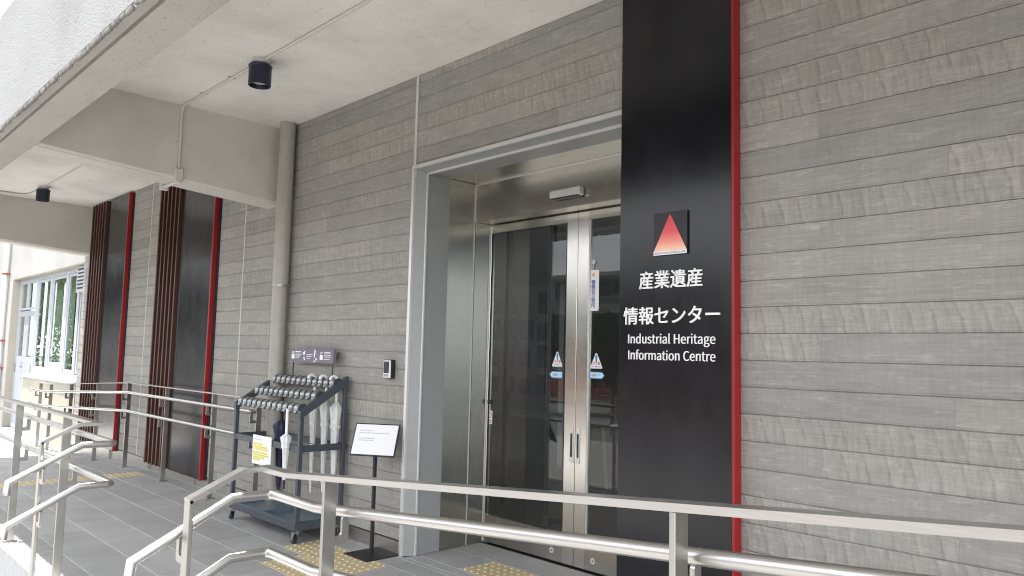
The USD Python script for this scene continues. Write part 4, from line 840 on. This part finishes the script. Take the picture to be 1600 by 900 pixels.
# ================================================================ umbrella rack on castors
RX0, RX1, RYF, RYB = -6.66, -5.47, -.455, -.035
rk = thing('umbrella_rack', 'slate grey wheeled rack with three rows of umbrella holders against the wall', 'umbrella rack')
ZD0, ZD1, ZF, ZR = .103, .163, 1.022, 1.288
PW = .034
def rbox(name, m, *a, b=.003, label=None): return part(rk, name, box(*a, b), m, label)
for (x, y, zt_) in ((RX0, RYF, ZF), (RX1-PW, RYF, ZF), (RX0, RYB-PW, ZR), (RX1-PW, RYB-PW, ZR)):
    rbox('post', 'rack', x, x+PW, y, y+PW, ZD0, zt_)
for x in (RX0, RX1-PW):
    yA, yB = RYF-.004, RYB+.002
    z = lambda y: ZF+(ZR-ZF)*(y-RYF)/(RYB-RYF)
    part(rk, 'sloping_rail', prism([(yA, z(yA)+.004), (yB, z(yB)+.004), (yB, z(yB)-.062), (yA, z(yA)-.062)], x-.003, x+PW+.003, 'x'), 'rack')
zm0, zm1 = .700, .752
rbox('middle_rail', 'rack', RX0+PW, RX1-PW, RYF+.004, RYF+.022, zm0, zm1)
rbox('middle_rail', 'rack', RX0+PW, RX1-PW, RYB-.026, RYB-.008, zm0, zm1)
for x in (RX0+.008, RX1-.026): rbox('middle_rail', 'rack', x, x+.018, RYF+PW, RYB-PW, zm0, zm1)
for k in range(2):
    yy = RYF+.16+k*.13; part(rk, 'divider_wire', tube([(RX0+.02, yy, zm1-.03), (RX1-.02, yy, zm1-.03)], .003, 6), 'rack')
rbox('deck_rim', 'rack', RX0-.006, RX1+.006, RYF-.010, RYF+.004, ZD0, ZD1); rbox('deck_rim', 'rack', RX0-.006, RX1+.006, RYB-.006, RYB+.004, ZD0, ZD1)
rbox('deck_rim', 'rack', RX0-.006, RX0+.006, RYF+.0045, RYB-.0065, ZD0, ZD1); rbox('deck_rim', 'rack', RX1-.006, RX1+.006, RYF+.0045, RYB-.0065, ZD0, ZD1)
rbox('deck_floor', 'rack', RX0+.006, RX1-.006, RYF+.0045, RYB-.0065, ZD0+.004, ZD0+.012, b=0)
mid = (RX0+RX1)/2
for a, b in ((RX0+.037, mid-.002), (mid+.002, RX1-.037)):
    y0, y1 = RYF+.006, RYB-.008
    mb = MB().box(a, b, y0, y1, ZD0+.0125, ZD0+.030).box(a, b, y0, y0+.008, ZD0+.03, ZD1+.001).box(a, b, y1-.008, y1, ZD0+.03, ZD1+.001).box(a, a+.008, y0+.008, y1-.008, ZD0+.03, ZD1+.001).box(b-.008, b, y0+.008, y1-.008, ZD0+.03, ZD1+.001)
    part(rk, 'drip_tray', mb, 'rack_pan')
for x, y, sx in ((RX0+.03, RYF+.03, -1), (RX1-.03, RYF+.03, -1), (RX0+.03, RYB-.04, -1), (RX1-.03, RYB-.04, -1)):
    cx, cy = x-.018, y-.012
    c = part(rk, 'castor', MB().tm(cyl((x, y), .014, .083, .1028, 14)).box(x-.026, x+.026, y-.024, y+.024, .096, .1028, .002)
             .tm(prism([(cx-.010, .030), (cx+.012, .026), (x+.020, .092), (x-.020, .092)], cy-.021, cy-.0175, 'y')).tm(prism([(cx-.010, .030), (cx+.012, .026), (x+.020, .092), (x-.020, .092)], cy+.0175, cy+.021, 'y')), 'silver')
    cp = c.GetPrim() if hasattr(c, 'GetPrim') else c
    part(cp, 'wheel', tube([(cx, cy-.014, .034), (cx, cy-.011, .034), (cx, cy+.011, .034), (cx, cy+.014, .034)], [.028, .034, .034, .028], 24), 'rubber', smooth=40)
    part(cp, 'hub', MB().tm(tube([(cx, cy-.0225, .034), (cx, cy+.0225, .034)], .011, 14)), 'silver', smooth=40)
NB = 12
for yy, zz in ((RYF+.045, 1.035), (RYF+.195, 1.132), (RYF+.355, 1.232)):
    bar = part(rk, 'holder_bar', MB().tm(tube([(RX0+PW+.003, yy, zz), (RX1-PW-.003, yy, zz)], .026, 16)), 'rack', smooth=40)
    bp = bar.GetPrim() if hasattr(bar, 'GetPrim') else bar
    pitch = (RX1-RX0-2*PW-.02)/NB
    for k in range(NB):
        x0 = RX0+PW+.01+k*pitch
        mb = MB().tm(tube([(x0+.006, yy, zz), (x0+.010, yy, zz), (x0+pitch-.030, yy, zz), (x0+pitch-.026, yy, zz)], [.036, .041, .041, .036], 20))
        mb.box(x0+.016, x0+pitch-.038, yy-.048, yy-.034, zz-.034, zz-.012, .003)
        part(bp, 'holder', mb, 'silver', smooth=40)
        part(bp, 'divider', tube([(x0+pitch-.022, yy, zz), (x0+pitch-.004, yy, zz)], .043, 20), 'rack', smooth=40)
# the board of instructions on two rods
BX0, BX1, BZ0, BZ1, BY = -6.36, -5.63, 1.392, 1.512, -.085
bd = part(rk, 'instruction_board', box(BX0, BX1, BY-.008, BY+.022, BZ0, BZ1, .003), 'purple', label='mauve board with white padlock pictures')
bp = bd.GetPrim() if hasattr(bd, 'GetPrim') else bd
for x in (BX0+.02, BX1-.035): part(rk, 'rod', box(x, x+.012, BY+.002, BY+.012, 1.20, BZ0+.002), 'rack')
Yb = BY-.0083
def lock(x, z, opened):
    mb = MB().box(x, x+.048, Yb-.0012, Yb, z, z+.042)
    ring = [(x+.024+.018*math.cos(a), z+.046+.022*math.sin(a)) for a in np.linspace(0 if not opened else .6, math.pi, 10)]
    inn = [(x+.024+.010*math.cos(a), z+.046+.013*math.sin(a)) for a in np.linspace(math.pi, 0 if not opened else .6, 10)]
    mb.tm(prism(ring+inn, Yb-.0012, Yb, 'y'))
    part(bp, 'padlock_picture', mb, 'white')
lock(BX0+.022, BZ0+.030, False); lock(BX0+.515, BZ0+.028, True)
mb = MB()
for (x, z, w) in ((.085, .088, .10), (.085, .068, .11), (.085, .052, .09), (.085, .038, .07), (.585, .085, .10), (.585, .066, .11), (.585, .050, .11), (.585, .030, .09), (.29, .068, .10), (.29, .052, .08), (.29, .034, .06)):
    q = x
    while q < x+w-.004:
        l = rng.uniform(.006, .014); mb.box(BX0+q, BX0+min(q+l, x+w), Yb-.0010, Yb, BZ0+z, BZ0+z+.0065+(z > .08)*.004); q += l+.003
part(bp, 'print_line', mb, 'paper', kind='stuff')
part(bp, 'umbrella_picture', MB().tm(prism([(BX0+.215, BZ0+.085), (BX0+.262, BZ0+.105), (BX0+.258, BZ0+.072), (BX0+.228, BZ0+.066)], Yb-.0012, Yb, 'y')).tm(prism([(BX0+.232, BZ0+.05), (BX0+.250, BZ0+.05), (BX0+.262, BZ0+.022), (BX0+.246, BZ0+.018)], Yb-.0012, Yb, 'y')), 'paper')
part(bp, 'umbrella_picture', MB().tm(prism([(BX0+.412, BZ0+.048), (BX0+.428, BZ0+.048), (BX0+.440, BZ0+.112), (BX0+.420, BZ0+.112)], Yb-.0012, Yb, 'y')).tm(prism([(BX0+.44, BZ0+.042), (BX0+.46, BZ0+.042), (BX0+.462, BZ0+.022), (BX0+.446, BZ0+.022)], Yb-.0012, Yb, 'y'))
     .tm(prism([(BX0+.408, BZ0+.006), (BX0+.424, BZ0+.004), (BX0+.440, BZ0+.020), (BX0+.422, BZ0+.022)], Yb-.0012, Yb, 'y')), 'white')
# marked notice on the front middle rail
NX0, NX1, NZ0, NZ1 = -6.26, -5.925, .535, .775
nt = part(rk, 'notice_paper', box(NX0, NX1, RYF-.0035, RYF-.0005, NZ0, NZ1), 'paper', label='white notice with yellow marker lines')
np_ = nt.GetPrim() if hasattr(nt, 'GetPrim') else nt
mb, mk = MB(), MB(); Yn = RYF-.0036
for k, (z, w) in enumerate(((.205, .15), (.168, .15), (.146, .24), (.128, .27), (.098, .25), (.078, .27), (.058, .20), (.040, .12))):
    x = NX0+.022
    if k: mk.box(x-.004, x+w+.004, Yn-.0004, Yn, NZ0+z-.008, NZ0+z+.009)
    q = x
    while q < x+w:
        l = rng.uniform(.006, .012); mb.box(q, q+l, Yn-.0009, Yn-.0005, NZ0+z-.003, NZ0+z+.003); q += l+.003
part(np_, 'marker_line', mk, 'yellow', kind='stuff'); part(np_, 'print_line', mb, 'ink_pale', kind='stuff')

def umbrella(x, y, ztop, zbot, r, cloth, handle, label, seed, hook=False):
    t = thing('umbrella', label, 'umbrella', loc=(x, y, 0)); q = random.Random(seed)
    H = ztop-zbot; za, zb = zbot+.07, ztop-.20
    n, m_ = 24, 14; V, F = [], []
    for i in range(m_+1):
        s = i/m_; z = za+(zb-za)*s
        rr = r*(.30+.62*s+.22*max(0, (s-.72)/.2)**1.5 if s < .93 else 1.02*(1-.62*(s-.93)/.07))
        for j in range(n):
            a = 2*math.pi*j/n
            w = 1+.20*math.cos(8*a/2*2+s*2.2)+.06*math.sin(3*a+seed+s*5)
            V.append([rr*w*math.cos(a), rr*w*math.sin(a), z])
    for i in range(m_):
        for j in range(n):
            a, b, c, d = i*n+j, i*n+(j+1) % n, (i+1)*n+j, (i+1)*n+(j+1) % n; F += [[a, b, d], [a, d, c]]
    V += [[0, 0, za-.005], [0, 0, zb+.005]]
    for j in range(n): F += [[len(V)-2, (j+1) % n, j], [len(V)-1, m_*n+j, m_*n+(j+1) % n]]
    part(t, 'canopy', trimesh.Trimesh(np.array(V), np.array(F), process=False), cloth, smooth=50)
    part(t, 'ferrule', tube([(0, 0, zbot), (0, 0, za+.02)], [.006, .009], 10), 'rubber' if cloth == 'umb_navy' or seed == 2 else 'white', smooth=40)
    if hook:
        pts = [(0, 0, zb-.02), (0, 0, ztop-.02)]+[(0, -.032+.032*math.cos(a), ztop-.02+.032*math.sin(a)) for a in np.linspace(.3, math.pi, 8)]
    else: pts = [(0, 0, zb-.02), (0, 0, ztop)]
    part(t, 'handle', tube(pts, .0115, 12), handle, smooth=40)
    part(t, 'strap', tube([(0, 0, za+(zb-za)*.70), (0, 0, za+(zb-za)*.70+.022)], r*1.02, 18), cloth, smooth=40)
ym = RYF+.195; yb_ = RYF+.355; yf = RYF+.045
umbrella(-6.04, ym-.06, 1.10, .28, .052, 'umb_navy', 'rubber', 'folded navy umbrella hanging from the middle row of the rack', 1)
umbrella(-5.665, yf-.055, 1.03, .40, .036, 'vinyl', 'white', 'folded white umbrella with black tip at the front row of the rack', 2)
umbrella(-5.895, yb_-.0, 1.28, .30, .034, 'vinyl', 'white', 'leftmost of the three folded clear umbrellas on the back row', 3, True)
umbrella(-5.705, yb_-.0, 1.28, .33, .038, 'vinyl', 'white', 'middle one of the three folded clear umbrellas on the back row', 4, True)
umbrella(-5.540, yb_-.0, 1.28, .31, .044, 'vinyl', 'white', 'rightmost of the three folded clear umbrellas, loosely furled by the rear post', 5, True)

# ================================================================ notice stand, intercom
ns = thing('notice_stand', 'black floor stand holding a tilted white notice by the door', 'notice stand')
part(ns, 'base_plate', box(-5.015, -4.715, -.300, -.004, .0, .008, .002), 'rubber')
part(ns, 'pole', MB().box(-4.882, -4.858, -.165, -.141, .008, .80, .002), 'dark')
# tilted board turned towards the approach
th, tilt = math.radians(33), math.radians(24)
ex_ = np.array([math.cos(th), math.sin(th), 0]); nz = np.array([math.sin(th), -math.cos(th), 0])
ey_ = np.array([0, 0, 1])*math.cos(tilt)-nz*math.sin(tilt); en = np.cross(ex_, ey_); C = np.array([-4.850, -.175, .845])
def onboard(m):
    v = m.vertices; return trimesh.Trimesh(C+v[:, :1]*ex_+v[:, 1:2]*ey_+v[:, 2:]*en, m.faces, process=False)
W2, H2 = .178, .126
fb = part(ns, 'frame', onboard(box(-W2, W2, -H2, H2, -.012, .0, .002)), 'dark')
fp = fb.GetPrim() if hasattr(fb, 'GetPrim') else fb
part(fp, 'sheet', onboard(box(-W2+.010, W2-.010, -H2+.011, H2-.010, .0002, .0012)), 'paper')
mb = MB()
for (z, a, b) in ((.068, -.135, -.045), (.050, -.135, .105), (.008, -.135, -.010), (-.008, -.135, -.022)):
    q = a
    while q < b:
        l = rng.uniform(.006, .014); mb.box(q, q+l, z-.0035, z+.0035, .0013, .0017); q += l+.003
part(fp, 'print_line', onboard(mb.mesh()), 'ink_pale', kind='stuff')
part(ns, 'tilt_joint', tube([(-4.870, -.153, .78), (-4.866, -.147, .835)], .012, 10), 'dark', smooth=40)
ic = thing('intercom', 'small silver intercom with dark screen on the wall by the door surround', 'intercom')
part(ic, 'back_box', box(-4.968, -4.868, -.040, -.0005, 1.297, 1.441, .003), 'dark')
part(ic, 'faceplate', box(-4.966, -4.870, -.0445, -.0405, 1.302, 1.437, .002), 'alu')
part(ic, 'screen', box(-4.958, -4.892, -.0465, -.0447, 1.338, 1.427), 'navy_black')
part(ic, 'call_button', box(-4.955, -4.897, -.0467, -.0447, 1.312, 1.330), 'silver')

# ================================================================ white annex at the far left
an = thing('white_annex', 'sunlit white building with tall windows and a double door at the far left', 'building')
YA = .12
X0a, X1a, ZH = -18.44, -13.44, 2.815
part(an, 'wall', MB().box(-26.0, X0a, .0, .35, -.45, 8.0).box(X0a, X1a, .0, .35, ZH, 8.0).box(-16.95, X1a, .0, .35, -.45, .87), 'render')
part(an, 'lintel_soffit', box(X0a, X1a, .001, YA+.06, ZH-.012, ZH-.001), 'cream')
part(an, 'door_jamb', box(X0a-.03, X0a-.0005+.012, -.012, YA+.06, -.19, ZH-.013), 'cream')
part(an, 'window_sill', prism([(-.035, .872), (-.035, .905), (.118, .945), (.118, .872)], -16.95, X1a, 'x'), 'white_metal')
part(an, 'low_wall_render', box(-16.94, X1a, -.006, -.0005, -.189, .868), 'cream')
def frame_rect(parent, name, x0, x1, z0, z1, w, m='white_metal', y=YA, d=.05):
    return part(parent, name, MB().box(x0, x0+w, y, y+d, z0, z1, .003).box(x1-w, x1, y, y+d, z0, z1, .003).box(x0+w, x1-w, y+.001, y+d-.001, z0, z0+w, .003).box(x0+w, x1-w, y+.001, y+d-.001, z1-w, z1, .003), m)
fr_ = frame_rect(an, 'door_frame', X0a+.012, -16.96, -.19, ZH-.013, .06)
tf = frame_rect(an, 'transom_window', X0a+.075, -17.0, 2.17, 2.75, .045, y=YA+.005)
for a, b in ((-18.30, -17.80), (-17.66, -17.06)):
    part(tf.GetPrim() if hasattr(tf, 'GetPrim') else tf, 'pane', box(a, b, YA+.025, YA+.031, 2.21, 2.71), 'win_glass')
part(an, 'transom_bar', box(-17.80, -17.66, YA+.006, YA+.05, 2.216, 2.704), 'white_metal')
for (a, b, ga, gb) in ((-18.365, -17.735, -18.27, -17.87), (-17.728, -17.025, -17.55, -17.08)):
    z0, z1, zg0, zg1 = -.185, 2.15, 1.235, 2.04
    d = part(an, 'door_leaf', MB().box(a, b, YA+.008, YA+.05, z0, zg0, .003).box(a, b, YA+.008, YA+.05, zg1, z1, .003).box(a, ga, YA+.009, YA+.049, zg0, zg1).box(gb, b, YA+.009, YA+.049, zg0, zg1), 'door_paint')
    dp_ = d.GetPrim() if hasattr(d, 'GetPrim') else d
    part(dp_, 'pane', box(ga, gb, YA+.025, YA+.031, zg0, zg1), 'win_glass')
    part(dp_, 'hinge', box(a-.02 if a < -18 else b-.03, a+.03 if a < -18 else b+.02, YA-.006, YA+.0075, .92, 1.09), 'silver')
    if a < -18:
        part(dp_, 'handle', MB().box(b-.12, b-.04, YA-.03, YA-.018, 1.03, 1.045, .003).box(b-.07, b-.045, YA-.02, YA+.0075, 1.02, 1.06), 'silver')
        part(dp_, 'lock', tube([(b-.055, YA-.006, 1.13), (b-.055, YA+.008, 1.13)], .022, 16), 'silver', smooth=40)
win = [(-16.95, -15.92, 1.0), (-15.92, -14.86, 1.13), (-14.86, -14.13, 1.0), (-14.13, X1a-.005, 1.0)]
for i, (a, b, zb) in enumerate(win):
    w = frame_rect(an, 'window', a+.003, b-.003, .945, ZH-.014, .075 if i < 3 else .05)
    wp = w.GetPrim() if hasattr(w, 'GetPrim') else w
    sa = frame_rect(wp, 'sash', a+.08, b-.08, 1.025 if i != 1 else 1.13, ZH-.095, .05, y=YA+.012, d=.03)
    part(wp, 'pane', box(a+.125, b-.125, YA+.022, YA+.027, 1.07, ZH-.14), 'win_glass')
    if i == 1: part(wp, 'lower_panel', box(a+.08, b-.08, YA+.014, YA+.04, 1.021, 1.129, .002), 'door_paint')
lv = part(an, 'louvre_vent', frame_rect and MB().box(-14.12, -13.60, YA-.045, YA-.002, 2.36, 2.79).mesh(), 'white_metal', label='white louvred vent at the window head')
lvp = lv.GetPrim() if hasattr(lv, 'GetPrim') else lv
for k in range(6): part(lvp, 'slot', prism([(YA-.047, 2.415+k*.062), (YA-.047, 2.445+k*.062), (YA-.0455, 2.445+k*.062), (YA-.0455, 2.415+k*.062)], -14.07, -13.72, 'x'), 'dark')
part(an, 'back_room', MB().box(-18.6, -13.44, 2.2, 2.25, -.2, 3.0).box(-18.6, -13.44, .36, 2.2, -.25, -.2).box(-18.6, -13.44, .36, 2.2, 2.82, 2.9), 'room_wall')
for i, (x0, x1) in enumerate(((-18.3, -17.85), (-17.5, -17.3), (-16.8, -16.35), (-15.75, -15.45), (-15.2, -15.0), (-14.75, -14.5), (-14.05, -13.5))):
    xs = np.linspace(x0, x1, 25); V, F = [], []
    for x in xs:
        y = .42+.022*math.sin((x-x0)*75)
        V += [[x, y, .2], [x, y, 2.79]]
    for k in range(24): F += [[2*k, 2*k+2, 2*k+3], [2*k, 2*k+3, 2*k+1]]
    part(an, 'curtain', trimesh.Trimesh(np.array(V), np.array(F), process=False), 'curtain', smooth=True)
wp = thing('white_drainpipe', 'white drainpipe with rust red clamps on the sunlit white wall', 'drainpipe')
part(wp, 'pipe', cyl((-18.95, -.07), .055, -.19, 5.0, 20), 'white', smooth=40)
for z in (.98, 1.55, 2.95): part(wp, 'clamp', MB().tm(tube([(-18.95, -.07, z-.018), (-18.95, -.07, z+.018)], .06, 20)).box(-18.88, -18.80, -.08, .0, z-.015, z+.015), 'rust', smooth=40)

# ================================================================ across the street: what the glass and the black sheets mirror
def far_building(name, label, x0, x1, y0, y1, H, m, floors, cols, zw_=1.5):
    t = thing(name, label, 'building')
    part(t, 'wall', box(x0, x1, y0, y1, -.45, H), m)
    part(t, 'parapet', box(x0-.1, x1+.1, y1-.1, y1+.12, H-.25, H+.02), 'facade3')
    fh = (H-.6)/floors; w = (x1-x0)/cols
    for i in range(floors):
        part(t, 'balcony', box(x0+.2, x1-.2, y1+.001, y1+.9, i*fh+.05, i*fh+.2), 'facade3')
        for j in range(cols):
            a = x0+(j+.2)*w; wn = part(t, 'window', box(a, a+w*.6, y1+.001, y1+.03, i*fh+.7, i*fh+.7+zw_), 'room_dark')
            part(wn.GetPrim() if hasattr(wn, 'GetPrim') else wn, 'frame', MB().box(a-.05, a, y1+.002, y1+.06, i*fh+.65, i*fh+.75+zw_).box(a+w*.6, a+w*.6+.05, y1+.002, y1+.06, i*fh+.65, i*fh+.75+zw_).box(a+w*.29, a+w*.31, y1+.031, y1+.05, i*fh+.7, i*fh+.7+zw_), 'facade3')
        mb = MB(); x = x0+.2
        while x < x1-.2: mb.box(x, x+.03, y1+.86, y1+.89, i*fh+.2, i*fh+1.0); x += .16
        mb.box(x0+.2, x1-.2, y1+.85, y1+.90, i*fh+1.0, i*fh+1.06)
        part(t, 'balcony_railing', mb, 'facade3')
far_building('apartment_block', 'grey apartment block across the street, mirrored in the right door leaf', -46, -24, -44, -32, 6.8, 'facade', 3, 6)
far_building('brown_house', 'brown low house across the street, mirrored in the door glass', -22, -8, -40, -30, 4.9, 'facade2', 2, 4, 1.3)
far_building('pale_block', 'pale long block across the street, right of the brown house', -6, 22, -46, -34, 5.6, 'facade3', 2, 8)
fence = thing('brick_red_fence', 'low brick red fence along the far side of the street', 'fence')
part(fence, 'wall', box(-40, 20, -22.2, -22.0, -.45, .85), 'rust'); part(fence, 'coping', box(-40, 20, -22.25, -21.95, .851, .95), 'facade3')
def tree(x, y, h, r, n, seed, label):
    q = np.random.default_rng(seed); t = thing('street_tree', label, 'tree', loc=(x, y, -.45))
    mb = MB().tm(tube([(0, 0, 0), (.05, .03, h*.35), (-.04, .08, h*.7)], [.13, .10, .05], 10))
    for k in range(6):
        a = k*1.05+seed; mb.tm(tube([(0, 0, h*(.35+.05*k)), (math.cos(a)*r*.35, math.sin(a)*r*.35, h*(.5+.05*k)), (math.cos(a)*r*.75, math.sin(a)*r*.75, h*(.6+.05*k))], [.05, .035, .012], 6))
    part(t, 'trunk', mb, 'bark', smooth=40)
    cl = q.normal(size=(26, 3)); cl /= np.linalg.norm(cl, axis=1, keepdims=True); cl *= (q.random((26, 1))**.4)*np.array([r*.8, r*.8, h*.30]); cl[:, 2] += h*.68
    c = cl[q.integers(0, 26, n)]+q.normal(size=(n, 3))*r*.20
    d = q.normal(size=(n, 3)); d /= np.linalg.norm(d, axis=1, keepdims=True); e = np.cross(d, q.normal(size=(n, 3))); e /= np.linalg.norm(e, axis=1, keepdims=True)
    s = q.uniform(.05, .10, (n, 1))
    V = np.stack([c-d*s, c+e*s*.55, c+d*s, c-e*s*.55], 1).reshape(-1, 3); k = np.arange(n)[:, None]*4
    F = np.vstack([k+[0, 1, 2], k+[0, 2, 3]])
    part(t, 'crown', trimesh.Trimesh(V, F, process=False), 'leaf')
tree(-17.5, -15.5, 3.3, 1.6, 5000, 1, 'leafy green street tree across the way, left of the other')
tree(-14.2, -13.0, 3.0, 1.3, 4000, 2, 'smaller leafy street tree across the way, nearer the entrance')
tree(-31.0, -2.7, 5.6, 2.2, 6000, 3, 'tall leafy tree mirrored in the annex windows, nearest the white annex')
tree(-26.5, -7.0, 5.2, 2.2, 6000, 4, 'leafy tree mirrored in the louvre panels, nearest the walkway end')
tree(-28.5, -4.6, 5.8, 2.2, 6000, 6, 'leafy tree mirrored in the far louvre panel, second from the annex')
tree(-34.0, -9.5, 6.6, 2.8, 6000, 5, 'largest leafy tree beyond the walkway end, mirrored in the louvre panels')
tree(-38.0, -5.5, 6.6, 2.8, 6000, 7, 'leafy tree farthest beyond the white annex, mirrored in its windows')
hg = thing('hedge', 'long clipped hedge closing the yard beyond the white annex', 'hedge', loc=(-46, -11, -.45))
q = np.random.default_rng(9); n = 7000
c = np.stack([q.normal(0, .5, n), q.uniform(-12, 12, n), q.uniform(.05, 3.4, n)+.25*np.sin(q.uniform(0, 6, n))], 1)
d = q.normal(size=(n, 3)); d /= np.linalg.norm(d, axis=1, keepdims=True); e = np.cross(d, q.normal(size=(n, 3))); e /= np.linalg.norm(e, axis=1, keepdims=True); sz = q.uniform(.10, .20, (n, 1))
V = np.stack([c-d*sz, c+e*sz*.6, c+d*sz, c-e*sz*.6], 1).reshape(-1, 3); k = np.arange(n)[:, None]*4
part(hg, 'foliage', trimesh.Trimesh(V, np.vstack([k+[0, 1, 2], k+[0, 2, 3]]), process=False), 'leaf')
mb = MB()
for y in np.arange(-11.5, 12, 1.0): mb.tm(tube([(0, y, 0), (.05, y+.05, 2.6)], [.05, .02], 6))
part(hg, 'stem', mb, 'bark', kind='stuff')
